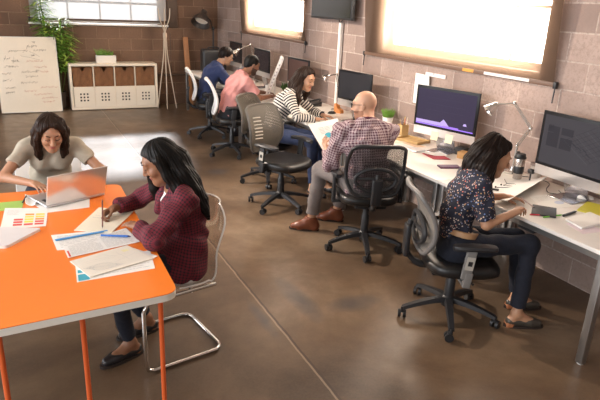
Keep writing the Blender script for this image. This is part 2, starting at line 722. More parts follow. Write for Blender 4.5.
def person(name, loc, label, S):
    root = empty('person', loc, label, 'person', S.get('group'))
    vox = S.get('vox', .005)
    s = S.get('s', 1.)
    hs = S.get('hs', 1.)
    fem = S.get('fem', False)
    f = V3(*S['f'], 0)
    f /= np.linalg.norm(f)
    r = V3(f[1], -f[0], 0)
    P, Nk = V3(*S['pelvis']), V3(*S['neck'])
    up = (Nk - P) / np.linalg.norm(Nk - P)
    fw = np.cross(up, r)          # torso forward
    J = {k: V3(*S[k]) for k in ('shL', 'shR', 'elL', 'elR', 'wrL', 'wrR', 'knL', 'knR', 'anL', 'anR', 'toL', 'toR')}
    sr = J['shR'] - J['shL']
    sr /= np.linalg.norm(sr)
    bend = S.get('bend', .02)
    W = P + .36 * (Nk - P) - fw * bend
    C = P + .70 * (Nk - P) - fw * (bend * .6)
    T = P + .93 * (Nk - P) - fw * .005
    hc = V3(*S['head'])
    H = np.array(frame(S['hf'], S.get('hup', (0, 0, 1))))
    if S.get('tilt'):
        H = H @ np.array(rot('Y', S['tilt']))

    def hp(x, y, z):
        return hc + H @ (V3(x, y, z) * hs)

    def hel(c, rad, k=.02, **kw):
        return el(hp(*c), V3(*rad) * hs, H, k * hs, **kw)

    def hrc(a, b, r1, r2=None, k=.02, **kw):
        return rc(hp(*a), hp(*b), r1 * hs, (r1 if r2 is None else r2) * hs, k * hs, **kw)

    wf = .92 if fem else 1.0
    bulk = S.get('bulk', 1.)

    def torso(g=0., low=-.02):
        w = (s * bulk)
        o = [ec(P + up * low, W, r, (.170 * w + g), (.118 * w + g), (.128 * wf * w + g), (.095 * w + g), k=.05, uv=0.),
             ec(W, C, r, (.128 * wf * w + g), (.095 * w + g), (.152 * wf * w + g), (.105 * w + g), k=.05, uv=np.linalg.norm(W - P) - low),
             ec(C, T, sr, (.152 * wf * w + g), (.105 * w + g), (.125 * wf * w + g), (.062 * w + g), k=.05, uv=np.linalg.norm(C - P) - low)]
        for sd in 'LR':
            o.append(rc(T, J['sh' + sd], .055 * s + g, .050 * wf * s + g, k=.05))
        if fem:
            for q in (-1, 1):
                o.append(el(C + fw * .085 * s + r * q * .068 * s, (.055 + g, .05 + g, .055 + g), np.stack([r, fw, up], 1), .05))
        return o

    def arm(sd, g=0., g2=None, frac=None):
        a, e, w = J['sh' + sd], J['el' + sd], J['wr' + sd]
        g2 = g if g2 is None else g2
        ar = .90 if fem else 1.05
        o = []
        u = {} if frac is None else {}
        c1, c2 = [], []
        if frac is not None:
            if frac <= 1:
                d = (e - a) / np.linalg.norm(e - a)
                c1 = [(a + (e - a) * frac, d)]
            else:
                d = (w - e) / np.linalg.norm(w - e)
                c2 = [(e + (w - e) * (frac - 1), d)]
        p1 = rc(a, e, .048 * ar * s + g, .038 * ar * s + g2, k=.03, uv=0.)
        if c1:
            p1['clip'] = c1
        o.append(p1)
        if frac is None or frac > 1:
            p2 = rc(e, w, .039 * ar * s + g2, .026 * ar * s + g2, k=.02, uv=.3)
            if c2:
                p2['clip'] = c2
            o.append(p2)
        return o

    def leg(sd, g=0., flare=0., frac=None):
        q = 1 if sd == 'R' else -1
        h = P + r * q * .088 * s - up * .01
        k_, a = J['kn' + sd], J['an' + sd]
        lw = S.get('lw', .95 if fem else 1.)
        p1 = rc(h, k_, .092 * lw * s + g, .058 * lw * s + g, k=.04, uv=0.)
        p2 = rc(k_, a, .057 * lw * s + g, .036 * lw * s + g + flare, k=.03, uv=.45)
        if frac is not None:
            d = (a - k_) / np.linalg.norm(a - k_)
            p2['clip'] = [(k_ + (a - k_) * frac, d)]
        return [p1, p2]

    # --- body
    B = torso() + arm('L') + arm('R') + leg('L') + leg('R')
    B.append(rc(Nk - up * .03, hp(0, -.018, -.05), (.056 if fem else .064) * s, (.048 if fem else .056) * s, k=.03))
    B += [hel((0, -.012, .028), (.074, .094, .088)), hel((0, .016, -.03), (.061, .073, .085), .03),
          hrc((0, .054, -.086), (0, .066, -.094), .026, .020, .03)]
    for q in (-1, 1):
        B += [hrc((q * .048, .0, -.055), (q * .012, .062, -.09), .021, .02, .03), hel((q * .036, .06, -.024), (.027, .027, .026), .02),
              hel((q * .075, -.008, -.004), (.009, .019, .03), .006)]
    B += [hrc((-.036, .074, .036), (.036, .074, .036), .013, .013, .02)]
    for q in (-1, 1):
        B.append(hel((q * .031, .098, .014), (.018, .016, .011), .012, sub=True))
    for q in (-1, 1):
        B.append(hel((q * .031, .078, .014), (.0155, .0135, .012), .005))
    B += [hrc((0, .086, .022), (0, .108, -.022), .0075, .0115, .012), hel((.011, .098, -.027), (.008, .010, .007), .006), hel((-.011, .098, -.027), (.008, .010, .007), .006),
          hel((0, .083, -.052), (.023, .014, .0065), .004), hel((0, .081, -.0635), (.020, .014, .0075), .004)]
    for sd in 'LR':
        if S.get('hand' + sd):
            hd = S['hand' + sd]
            B += hand_prims(J['wr' + sd], hd[0], hd[1], sd == 'R', s=(.9 if fem else 1.) * s, **hd[2])
        an, to = J['an' + sd], J['to' + sd]
        td = (to - an) * V3(1, 1, 0)
        td /= np.linalg.norm(td)
        gz = S.get('gz' + sd, 0.)
        heel = V3(an[0], an[1], gz + .035) - td * .035
        ball = V3(an[0], an[1], gz + .035) + td * .10 * s
        tip = ball + td * .055 * s - V3(0, 0, .008)
        B += [rc(an, heel, .034 * s, .028 * s, k=.02), rc(an, ball, .034 * s, .027 * s, k=.02), rc(heel, ball, .028 * s, .03 * s, k=.02), rc(ball, tip, .03 * s, .018 * s, k=.015)]
        S['_foot' + sd] = (an, heel, ball, tip, td, gz)

    skin = skin_mat('skin_' + name, S['skin'])
    lipc = S.get('lip', tuple(a * b for a, b in zip(S['skin'], (.85, .55, .55))))
    lips = mat('lips_' + name, lipc, .4)

    def ff(c):
        q = (c - hc) @ H / hs
        m = (np.abs(q[:, 0]) < .021) & (q[:, 2] < -.0475) & (q[:, 2] > -.0705) & (q[:, 1] > .074)
        m &= (np.abs(q[:, 2] + .058) < .0115 * (1.1 - (np.abs(q[:, 0]) / .024) ** 2))
        out = m.astype(np.int32)
        if S.get('beard'):
            bm = (q[:, 2] < -.035) & (q[:, 2] > -.125) & (q[:, 1] > -.01) & (~m) & (np.linalg.norm(q, axis=1) < .16) & (q[:, 1] + q[:, 2] * .6 > -.055)
            out[bm] = 2
        return out
    ms = [skin, lips]
    if S.get('beard'):
        ms.append(mat('beard_' + name, S['beard'], .8, bmp=.4))
    sdf_obj('body', B, ms, root, vox, face_fn=ff)

    # --- clothes
    sh = S['shirt']
    g = sh.get('g', .010)
    SP = torso(g, low=sh.get('low', -.05))
    for sd in 'LR':
        SP += arm(sd, g + .004, g + sh.get('cuff', .006), sh['sleeve'])
    hem = P + up * sh.get('hem', -.06)
    if sh.get('skirt'):
        SP.append(ec(P + up * .06, P - up * .04 + fw * .03, r, .162 * s + g, .118 * s + g, .186 * s + g, .146 * s + g, k=.04, uv=.05))
    nr = sh.get('neckr', .062)
    nt_ = rc(Nk + up * .0 + fw * .012, Nk + up * .12 + fw * .05, nr * s, nr * 1.5 * s, k=.01, sub=True)
    SP.append(nt_)
    if sh.get('vee'):
        SP.append(rc(Nk + fw * .07 + up * .03, C + fw * (.135) + up * .0, .05, .018, k=.01, sub=True))
    clips = [lambda X: (hem - X) @ up]
    amp = sh.get('fold', .0035)
    off = RND.random() * 10

    def folds(X):
        a = X @ V3(31., 17., 41.) + 2.1 * np.sin(X @ V3(-13., 22., 9.) + off)
        b = X @ V3(-45., 38., 24.) + 1.7 * np.sin(X @ V3(19., 11., -17.) + off)
        return amp * (np.sin(a) + .7 * np.sin(b))
    sdf_obj('shirt', SP, sh['mat'], root, vox, clips, folds)
    if sh.get('collar'):
        ring = []
        n = 10
        for i in range(n):
            a0 = (i / n * 1.7 + .15) * PI - PI * .5 + 2 * PI * .0
            a1 = ((i + 1) / n * 1.7 + .15) * PI - PI * .5
            c0, c1 = [Nk + up * .022 + fw * (.014 - .062 * s * math.sin(a) * 1.0) + r * (.062 * s * math.cos(a)) + up * (.012 * math.sin(a)) for a in (a0, a1)]
            ring.append(rc(c0 - up * .012, c1 - up * .012, .012, .012, k=.006))
            ring.append(rc(c0 + up * .012, c1 + up * .012, .008, .008, k=.02))
        sdf_obj('collar', ring, sh.get('collar_mat', sh['mat']), root, vox * .8)
    if sh.get('under'):
        U = torso(.004)[1:3]
        wt = P + up * .02
        sdf_obj('undershirt', torso(.0015, -.05) + [ec(P + up * .06, P - up * .06 + fw * .03, r, .155 * s, .112 * s, .183 * s, .142 * s, k=.04)], sh['under'], root, vox, [lambda X: (P - up * .13 - X) @ up, lambda X: (X - (Nk + fw * .02 - up * .035)) @ up])
    tr = S['trousers']
    g = tr.get('g', .009)
    TP = [ec(P - up * .05, P + up * tr.get('waist', .10), r, .172 * s * bulk + g, .122 * s * bulk + g, .145 * s * bulk + g, .108 * s * bulk + g, k=.05, uv=0., clip=[(P + up * tr.get('waist', .10), up)])]
    for sd in 'LR':
        TP += leg(sd, g, tr.get('flare', .008), tr.get('hem', .93))
    am2 = tr.get('fold', .003)

    def folds2(X):
        a = X @ V3(27., -21., 33.) + 2. * np.sin(X @ V3(15., 12., -9.) + off)
        return am2 * np.sin(a)
    sdf_obj('trousers', TP, tr['mat'], root, vox, (), folds2)
    so = S['shoes']
    for sd in 'LR':
        an, heel, ball, tip, td, gz = S['_foot' + sd]
        z = V3(0, 0, 1)
        e = .012
        X = [rc(heel, ball, .034 * s + e * .5, .034 * s + e * .5, k=.02), rc(ball, tip, .036 * s + e * .4, .026 * s + e * .4, k=.02)]
        subs = []
        if so['kind'] == 'boot':
            X += [rc(an + z * .03, heel + z * .02, .047 * s, .042 * s, k=.02), rc(an + z * .0 + td * .01, ball, .046 * s, .034 * s, k=.03)]
            cl = [lambda Y, q=an: (Y[..., 2] - (q[2] + .035)), lambda Y, gz=gz: (gz + .004 - Y[..., 2])]
        else:
            X[0] = rc(heel + z * .004, ball, .034 * s, .034 * s, k=.02)
            X.append(rc(an + td * .045 + z * .05, ball - td * .012 + z * .05, .040 * s, .036 * s, k=.01, sub=True))
            cl = [lambda Y, q=an: (Y[..., 2] - (gz + .062)), lambda Y, gz=gz: (gz + .004 - Y[..., 2])]
        so_ = sdf_obj('shoe', X, so['mat'], root, min(vox, .005), cl)
        if so.get('sole'):
            mb = MB()
            pts = []
            lat = V3(td[1], -td[0], 0)
            for i in range(24):
                a = 2 * PI * i / 24
                L = np.linalg.norm(tip - heel) * .5 + .042
                cx, cy = math.cos(a), math.sin(a)
                wv = .040 * (1 + .12 * cx) * (abs(cy) ** .8) * (1 if cy > 0 else -1)
                pts.append((cx * L, wv))
            cc = (heel + tip) / 2
            mb.prism(pts, (cc[0] - loc[0], cc[1] - loc[1], gz + .001 - loc[2]), td, lat, (0, 0, 1), .016)
            mb.build('sole', so['sole'], so_)
            if so.get('heel'):
                mb = MB()
                hc_ = heel - td * .004
                mb.box((hc_[0] - loc[0], hc_[1] - loc[1], gz + .018 - loc[2]), (.05, .062, .034), rot('Z', math.degrees(math.atan2(td[1], td[0]))), .008)
                mb.build('heel', so['heel'], so_)
    if S.get('belt'):
        b0 = P + up * .075
        sdf_obj('belt', [ec(b0 - up * .02, b0 + up * .02, r, .158 * s + .012, .112 * s + .012, .15 * s + .012, .109 * s + .012, clip=[(b0 + up * .018, up), (b0 - up * .018, -up)])], S['belt'], root, vox)
    # --- face details
    hm = S['hair_mat'] if S.get('hair_mat') else mat('brow_' + name, (.12, .06, .03), .7)
    R3 = Matrix(H.tolist())
    lo = V3(*loc)
    for q in (-1, 1):
        pts = [hp(q * x, y, z) - lo for x, y, z in ((.014, .094, .034), (.024, .0945, .039), (.036, .088, .039), (.046, .076, .033))]
        MB().tube(bez(pts, 4), [.0022 * hs] * 3 + [.003 * hs] * 6 + [.0015 * hs] * 4).build('eyebrow', hm, root)
        lid = S.get('lid', -.004)
        pts = [hp(q * x, y, z) - lo for x, y, z in ((.017, .0885, .011 + lid * .5), (.025, .0925, .0095 + lid), (.035, .0915, .0095 + lid), (.044, .085, .012 + lid * .5))]
        MB().tube(bez(pts, 4), .0018 * hs, 6).build('eyelash', mat('lash', (.01, .007, .006), .6), root)
    if S.get('glasses'):
        mb = MB()
        for q in (-1, 1):
            ring = [hp(q * .033 + .023 * math.cos(a), .104 - .01 * abs(math.cos(a) * q) * (1 if math.cos(a) * q > 0 else 0), .012 + .019 * math.sin(a)) - lo for a in [2 * PI * i / 20 for i in range(20)]]
            mb.tube(ring, .0028 * hs, 6, closed=True)
            mb.tube([hp(q * .055, .098, .018) - lo, hp(q * .078, .03, .016) - lo, hp(q * .08, -.02, .012) - lo], .0024 * hs, 6)
        mb.tube([hp(-.011, .106, .014) - lo, hp(.011, .106, .014) - lo], .0025 * hs, 6)
        mb.build('glasses', S['glasses'], root)
    # --- hair
    if S.get('hair'):
        hr = S['hair']
        nf = H @ V3(0, .80, -.6)
        HP = []
        front = hr.get('line', (.078, .078))
        th = hr.get('th', .012)
        HP.append(hel((0, -.014, .030), (.074 + th, .095 + th, .089 + th), .02, clip=[(hp(0, front[0], front[1]), nf), (hp(0, 0, hr.get('nape', -.085)), -H[:, 2])]))
        if hr.get('nape', -.085) < -.05:
            HP.append(hrc((0, -.05, .0), (0, -.055, hr.get('nape', -.085) + .03), .058, .05, .02))
        for ch in hr.get('hl', []):       # head space chains
            for (a, ra), (b, rb) in zip(ch, ch[1:]):
                HP.append(hrc(a, b, ra, rb, .015))
        for ch in hr.get('w', []):        # world space chains (falling hair)
            for (a, ra), (b, rb) in zip(ch, ch[1:]):
                HP.append(rc(a, b, ra, rb, .02))
        am = hr.get('wave', .0015)

        def hn(X):
            q = (X - hc) @ H
            ph = np.arctan2(q[..., 0], q[..., 1] + .03) * .1
            return am * (np.sin(ph * 470 + 2.2 * np.sin(q[..., 2] * 27)) + .7 * np.sin(ph * 290 + 2.5 * np.sin(q[..., 2] * 19 + 2)) + 1.2 * np.sin(ph * 120 + 1.5 * np.sin(q[..., 2] * 21 + 1)))
        if hr.get('face', True):
            HP.append(hel((0, .075, -.035), (.058, .06, .085), .012, sub=True))
        sdf_obj('hair', HP, S['hair_mat'], root, min(vox * .75, .0045), (), hn)
    return root
# ------------------------------------------------------------------ camera
CAM_M = None


def make_camera():
    yaw, pit, rol = 0.4686664742395762, 0.3309102487681809, -0.04412797781345142
    cy, sy, cp, sp = math.cos(yaw), math.sin(yaw), math.cos(pit), math.sin(pit)
    f = Vector((sy * cp, cy * cp, -sp))
    r = Vector((cy, -sy, 0))
    d = f.cross(r)
    c, s = math.cos(rol), math.sin(rol)
    X = c * r + s * d
    Y = s * r - c * d
    cam = bpy.data.cameras.new('camera')
    cam.sensor_width = 36
    cam.lens = 565.9952 / 600 * 36
    cam.clip_end = 200
    o = bpy.data.objects.new('camera', cam)
    put(o)
    m = Matrix((X, Y, -f)).transposed().to_4x4()
    m.translation = (0, 0, 1.95)
    o.matrix_world = m
    scene.camera = o


make_camera()

# ------------------------------------------------------------------ room materials


def block_wall(name, c1, c2, mortar, axis):
    m, nt, b, out = new_mat(name)
    co = objco(nt)
    s = sepxyz(nt, co)
    cx = N(nt, 'ShaderNodeCombineXYZ')
    nt.links.new(s[axis], cx.inputs[0])
    nt.links.new(s[2], cx.inputs[1])
    br = N(nt, 'ShaderNodeTexBrick')
    br.offset = .5
    nt.links.new(cx.outputs[0], br.inputs['Vector'])
    br.inputs['Scale'].default_value = 1
    br.inputs['Brick Width'].default_value = .40
    br.inputs['Row Height'].default_value = .205
    br.inputs['Mortar Size'].default_value = .007
    br.inputs['Mortar Smooth'].default_value = .3
    br.inputs['Bias'].default_value = 0.
    br.inputs['Color1'].default_value = (*c1, 1)
    br.inputs['Color2'].default_value = (*c2, 1)
    br.inputs['Mortar'].default_value = (*mortar, 1)
    n1 = tex_noise(nt, co, 3.2, 5, .6)
    n2 = tex_noise(nt, co, 45, 4, .7)
    n0 = tex_noise(nt, co, 1.1, 3, .5)
    col = mixc(nt, mth(nt, 'MULTIPLY', n1, .75), br.outputs['Color'], tuple(x * .5 for x in c1))
    col = mixc(nt, mth(nt, 'MULTIPLY', mth(nt, 'SUBTRACT', n0, .48, clamp=True), 2.2, clamp=True), col, tuple(min(1, x * 1.3) for x in c2))
    col = mixc(nt, mth(nt, 'MULTIPLY', mth(nt, 'SUBTRACT', n2, .46, clamp=True), 3., clamp=True), col, tuple(x * .55 for x in c1))
    col = mixc(nt, mth(nt, 'MULTIPLY', n2, .3), col, tuple(min(1, x * 1.25) for x in c2))
    nt.links.new(col, b.inputs['Base Color'])
    b.inputs['Roughness'].default_value = .75
    h = mth(nt, 'ADD', mth(nt, 'MULTIPLY', br.outputs['Fac'], -1.0), mth(nt, 'MULTIPLY', n2, .35))
    bump(nt, b, h, .6, .012)
    return m


def floor_mat():
    m, nt, b, out = new_mat('polished_concrete')
    co = objco(nt)
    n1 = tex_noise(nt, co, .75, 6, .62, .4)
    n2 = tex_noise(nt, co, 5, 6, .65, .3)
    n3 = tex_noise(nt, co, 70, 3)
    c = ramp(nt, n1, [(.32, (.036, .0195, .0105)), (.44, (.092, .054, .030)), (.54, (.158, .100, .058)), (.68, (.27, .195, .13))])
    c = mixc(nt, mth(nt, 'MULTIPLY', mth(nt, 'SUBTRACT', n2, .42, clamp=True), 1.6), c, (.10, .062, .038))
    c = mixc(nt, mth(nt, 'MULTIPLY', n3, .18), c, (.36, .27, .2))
    # the grey-violet stains left on the slab
    s = sepxyz(nt, co)
    for (x, y, rx, ry, rz_) in ((2.08, 6.35, .17, .16, 0), (1.62, 3.15, .10, .40, .5), (1.95, 2.95, .25, .12, .3), (1.42, 7.5, .2, .1, .2), (1.28, 3.0, .05, .3, .2)):
        dx = mth(nt, 'DIVIDE', mth(nt, 'SUBTRACT', s[0], x), rx)
        dy = mth(nt, 'DIVIDE', mth(nt, 'SUBTRACT', s[1], y), ry)
        r2 = mth(nt, 'ADD', mth(nt, 'MULTIPLY', dx, dx), mth(nt, 'MULTIPLY', dy, dy))
        f = mth(nt, 'SUBTRACT', mth(nt, 'ADD', n2, .45), r2, clamp=True)
        f = mth(nt, 'MULTIPLY', f, .75, clamp=True)
        c = mixc(nt, f, c, (.085, .075, .075))
    # control joints
    jn = mth(nt, 'MULTIPLY', mth(nt, 'SUBTRACT', tex_noise(nt, co, 6, 3), .5), .02)
    j = mth(nt, 'LESS_THAN', mth(nt, 'ABSOLUTE', mth(nt, 'ADD', mth(nt, 'SUBTRACT', s[0], 1.352), jn)), .007)
    j2 = mth(nt, 'LESS_THAN', mth(nt, 'ABSOLUTE', mth(nt, 'ADD', mth(nt, 'SUBTRACT', s[1], 5.72), jn)), .006)
    jl = mth(nt, 'LESS_THAN', mth(nt, 'ABSOLUTE', mth(nt, 'ADD', mth(nt, 'SUBTRACT', s[0], 1.337), jn)), .006)
    c = mixc(nt, mth(nt, 'MULTIPLY', jl, .5), c, (.42, .32, .23))
    jj = mth(nt, 'MAXIMUM', j, mth(nt, 'MULTIPLY', j2, .5))
    c = mixc(nt, mth(nt, 'MULTIPLY', jj, .75), c, (.05, .032, .022))
    nt.links.new(c, b.inputs['Base Color'])
    rr = mth(nt, 'MULTIPLY_ADD', n2, .25, .22)
    nt.links.new(rr, b.inputs['Roughness'])
    b.inputs['Specular IOR Level'].default_value = .45
    bump(nt, b, mth(nt, 'SUBTRACT', mth(nt, 'MULTIPLY', n3, .15), jj), .25, .006)
    return m


def emis(name, col, st):
    m, nt, b, out = new_mat(name)
    b.inputs['Base Color'].default_value = (*[x * .25 for x in col], 1)
    b.inputs['Roughness'].default_value = .25
    b.inputs['Specular IOR Level'].default_value = .12
    b.inputs['Emission Color'].default_value = (*col, 1)
    b.inputs['Emission Strength'].default_value = st
    return m


def blind_mat(name, col, clear, weave=600):
    """thin woven shade: part open weave, part translucent yarn"""
    m, nt, b, out = new_mat(name)
    n = tex_noise(nt, objco(nt, (40, 40, 2)), 1, 3)
    c = mixc(nt, n, tuple(x * .9 for x in col), tuple(min(1, x * 1.08) for x in col))
    tr = N(nt, 'ShaderNodeBsdfTranslucent')
    df = N(nt, 'ShaderNodeBsdfDiffuse')
    tp = N(nt, 'ShaderNodeBsdfTransparent')
    nt.links.new(c, tr.inputs[0])
    nt.links.new(c, df.inputs[0])
    m1, m2 = N(nt, 'ShaderNodeMixShader'), N(nt, 'ShaderNodeMixShader')
    m1.inputs[0].default_value = .5
    nt.links.new(df.outputs[0], m1.inputs[1])
    nt.links.new(tr.outputs[0], m1.inputs[2])
    m2.inputs[0].default_value = clear
    nt.links.new(m1.outputs[0], m2.inputs[1])
    nt.links.new(tp.outputs[0], m2.inputs[2])
    nt.links.new(m2.outputs[0], out.inputs[0])
    return m


def glass_pane(name, tint=(.95, .97, 1.), refl=.07):
    m, nt, b, out = new_mat(name)
    tp = N(nt, 'ShaderNodeBsdfTransparent')
    tp.inputs[0].default_value = (*tint, 1)
    gl = N(nt, 'ShaderNodeBsdfGlossy')
    gl.inputs['Roughness'].default_value = .05
    mx = N(nt, 'ShaderNodeMixShader')
    mx.inputs[0].default_value = refl
    nt.links.new(tp.outputs[0], mx.inputs[1])
    nt.links.new(gl.outputs[0], mx.inputs[2])
    nt.links.new(mx.outputs[0], out.inputs[0])
    return m


XW, YW, ZC, XL, YN = 3.68, 11.2, 3.7, -4.2, -3.5
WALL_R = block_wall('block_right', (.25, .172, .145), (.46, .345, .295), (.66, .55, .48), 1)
WALL_B = block_wall('block_back', (.11, .056, .032), (.23, .13, .078), (.38, .25, .16), 0)  # same blocks; the light's falloff is put into a darker colour
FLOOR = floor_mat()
PLASTER = mat('plaster', (.72, .68, .62), .9)
DARKWOOD = mat('dark_trim', (.07, .038, .022), .5, var=.2, vscale=12)


def wall_with_holes(name, axis, at, th, lo, hi, zt, holes, m):
    """wall in plane axis=at (0: x, 1: y), inner face at 'at', thickness th outward"""
    mb = MB()
    cuts = sorted(holes)
    segs = []
    p = lo
    for a, b_, z0, z1 in cuts:
        segs.append((p, a, 0, zt))
        segs.append((a, b_, 0, z0))
        segs.append((a, b_, z1, zt))
        p = b_
    segs.append((p, hi, 0, zt))
    for a, b_, z0, z1 in segs:
        if b_ - a < .001 or z1 - z0 < .001:
            continue
        if axis == 0:
            mb.box((at + th / 2, (a + b_) / 2, (z0 + z1) / 2), (abs(th), b_ - a, z1 - z0))
        else:
            mb.box(((a + b_) / 2, at + th / 2, (z0 + z1) / 2), (b_ - a, abs(th), z1 - z0))
    o = mb.build(name, m, smooth=0)
    tag(o, kind='structure')
    return o


W3 = (3.22, 5.42, 1.53, 3.0)     # near right window opening (y0,y1,z0,z1)
W2 = (7.42, 9.55, 1.53, 3.0)
W1 = (.42, 2.58, 1.50, 2.85)     # back window opening (x0,x1,z0,z1)
wall_with_holes('wall_right', 0, XW, .22, YN, YW + .22, ZC, [W3, W2], WALL_R)
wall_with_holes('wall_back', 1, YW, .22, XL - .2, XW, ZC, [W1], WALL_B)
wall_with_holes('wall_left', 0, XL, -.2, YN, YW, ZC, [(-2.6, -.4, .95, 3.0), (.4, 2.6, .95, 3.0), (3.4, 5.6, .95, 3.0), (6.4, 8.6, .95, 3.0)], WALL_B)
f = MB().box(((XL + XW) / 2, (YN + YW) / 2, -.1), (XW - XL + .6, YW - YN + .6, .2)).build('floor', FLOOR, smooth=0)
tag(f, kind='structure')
c_ = MB().box(((XL + XW) / 2, (YN + YW) / 2, ZC + .1), (XW - XL + .6, YW - YN + .6, .2)).build('ceiling', PLASTER, smooth=0)
tag(c_, kind='structure')


def window(name, axis, at, a, b_, z0, z1, nx, nz, pane, label):
    root = bpy.data.objects.new(name, None)
    put(root)
    root.location = (at, (a + b_) / 2, z0) if axis == 0 else ((a + b_) / 2, at, z0)
    tag(root, kind='structure')
    fr = mat('window_paint', (.62, .58, .52), .5)
    W, H = b_ - a, z1 - z0
    mb = MB()

    def bx(u, z, du, dz, dd=.05, mbx=mb):
        if axis == 0:
            mbx.box((0, u, z), (dd, du, dz))
        else:
            mbx.box((u, 0, z), (du, dd, dz))
    bx(-W / 2 + .03, H / 2, .06, H)
    bx(W / 2 - .03, H / 2, .06, H)
    bx(0, .03, W - .12, .06)
    bx(0, H - .03, W - .12, .06)
    mb.build('window_frame', fr, root, 0)
    mb = MB()
    for i in range(1, nx):
        bx(-W / 2 + W * i / nx, H / 2, .022, H - .12, .03, mb)
    for i in range(1, nz):
        bx(0, H * i / nz, W - .12, .022, .026, mb)
    mb.build('muntin', fr, root, 0)
    mb = MB()
    bx(0, H / 2, W - .1, H - .1, .006, mb)
    mb.build('pane', pane, root, 0)
    return root


GLASS = glass_pane('window_glass')
LIT = emis('daylight_glow_pane', (1., .92, .80), 42.0)  # right panes emit by themselves, standing in for daylight behind them
window('window_1', 1, YW + .13, *W1, 4, 3, GLASS, '')
window('window_2', 0, XW + .13, *W2, 5, 3, LIT, '')
window('window_3', 0, XW + .13, *W3, 5, 3, LIT, '')


def blind(label, axis, at, a, b_, z0, z1, m, rail, bow=0., stickers=False):
    root = empty('roller_blind', (at, (a + b_) / 2, z0) if axis == 0 else ((a + b_) / 2, at, z0), label, 'blind')
    W, H = b_ - a, z1 - z0
    sg = 1 if axis == 0 else 1
    T = (lambda d, u, z: (d, u, z)) if axis == 0 else (lambda d, u, z: (u, d, z))
    mb = MB()

    def fn(u, v):
        z = H * v
        x = (u - .5) * W
        curl = bow * math.sin(PI * v) * (abs(u - .5) * 2) ** 8
        return T(-curl, x, z)
    mb.sheet(fn, 40, 20)
    mb.build('fabric', m, root)
    mb = MB()
    mb.box(T(0, 0, -.012), T(.022, W + .02, .036) if axis == 0 else (W + .02, .022, .036), bev=.006)
    mb.build('bottom_rail', rail, root)
    mb = MB()
    mb.tube([T(0, -W / 2, H), T(0, W / 2, H)], .035, 14)
    mb.build('roller', rail, root)
    for s_ in (-1, 1):
        mb = MB()
        mb.tube([T(0, s_ * (W / 2 + .016), -.02), T(-.004, s_ * (W / 2 + .016), -.15)], .006, 6)
        mb.box(T(0, s_ * (W / 2 + .016), -.015), (.03, .03, .05), bev=.005)
        mb.build('pull_cord', mat('black_plastic', (.02, .02, .022), .4), root)
    if stickers:
        mb = MB()
        mb.box(T(-.0125, -W / 2 + .93, -.01), (.0015, .14, .026))
        mb.build('sticker', mat('orange_sticker', (.75, .33, .06), .5), root)
        mb = MB()
        mb.box(T(-.0125, -W / 2 + .48, -.01), (.0015, .5, .024))
        mb.build('sticker', mat('white_sticker', (.8, .78, .75), .5), root)
    return root


BL_R = blind_mat('blind_brown', (.13, .085, .06), .16)
BL_B = blind_mat('blind_grey', (.70, .70, .70), .22)
RAIL = mat('blind_rail', (.16, .09, .06), .45)
blind('brown see-through roller blind over the big bright window nearest the right edge', 0, XW - .035, 3.04, 5.70, 1.475, 3.1, BL_R, RAIL, .06, True)
blind('brown see-through roller blind over the bright window beyond the wall television', 0, XW - .035, 7.26, 9.75, 1.475, 3.1, BL_R, RAIL, .05)
blind('pale grey roller blind over the window above the white cube cabinet', 1, YW - .035, .33, 2.66, 1.56, 3.0, BL_B, DARKWOOD, .0)
s_ = MB().box((1.49, YW - .03, 1.475), (2.4, .10, .035), bev=.006).build('trim_1', mat('sill_paint', (.78, .76, .72), .4))
tag(s_, kind='structure')
s_ = MB().box((2.78, YW - .02, 2.2), (.20, .04, 1.5), bev=.006).build('trim_2', DARKWOOD)
tag(s_, kind='structure')
# the low pipe along the back wall
pp = MB()
pp.tube([(2.45, YW - .06, .57), (3.66, YW - .06, .57)], .014, 10)
pp.tube([(2.72, YW - .06, .57), (2.72, YW - .06, 1.35)], .006, 8)
for x in (2.5, 3.1, 3.6):
    pp.box((x, YW - .03, .57), (.03, .06, .05))
tag(pp.build('wall_pipe', mat('pipe_paint', (.10, .06, .04), .5)), 'thin dark conduit along the back wall behind the coat stand', 'pipe')
# ------------------------------------------------------------------ shared materials
BLACKP = mat('black_plastic', (.012, .012, .014), .42)
CHARC = mat('charcoal_plastic', (.022, .022, .025), .45)
LEATHER = mat('black_leather', (.012, .011, .011), .38, bmp=.2, bscale=160)
CHROME = mat('chrome', (.75, .74, .72), .12, 1.)
ALU = mat('aluminium', (.72, .72, .74), .3, .9)
WHITE = mat('white_paint', (.80, .77, .72), .4)
WPLAS = mat('white_plastic', (.82, .80, .78), .35)
LAM = mat('white_laminate', (.80, .75, .69), .33)
PAPER = mat('paper', (.86, .84, .80), .8)
ORANGE = mat('orange_laminate', (.92, .225, .026), .30, spec=.5)
ORMET = mat('orange_steel', (.75, .13, .03), .4)
EDGE = mat('cream_edge', (.88, .84, .76), .45)
BLKGLASS = mat('black_glass', (.010, .010, .012), .3, spec=.2)
STEEL = mat('stand_steel', (.42, .41, .43), .22, .95)
GREYLEG = mat('grey_steel', (.42, .41, .40), .28, .9)


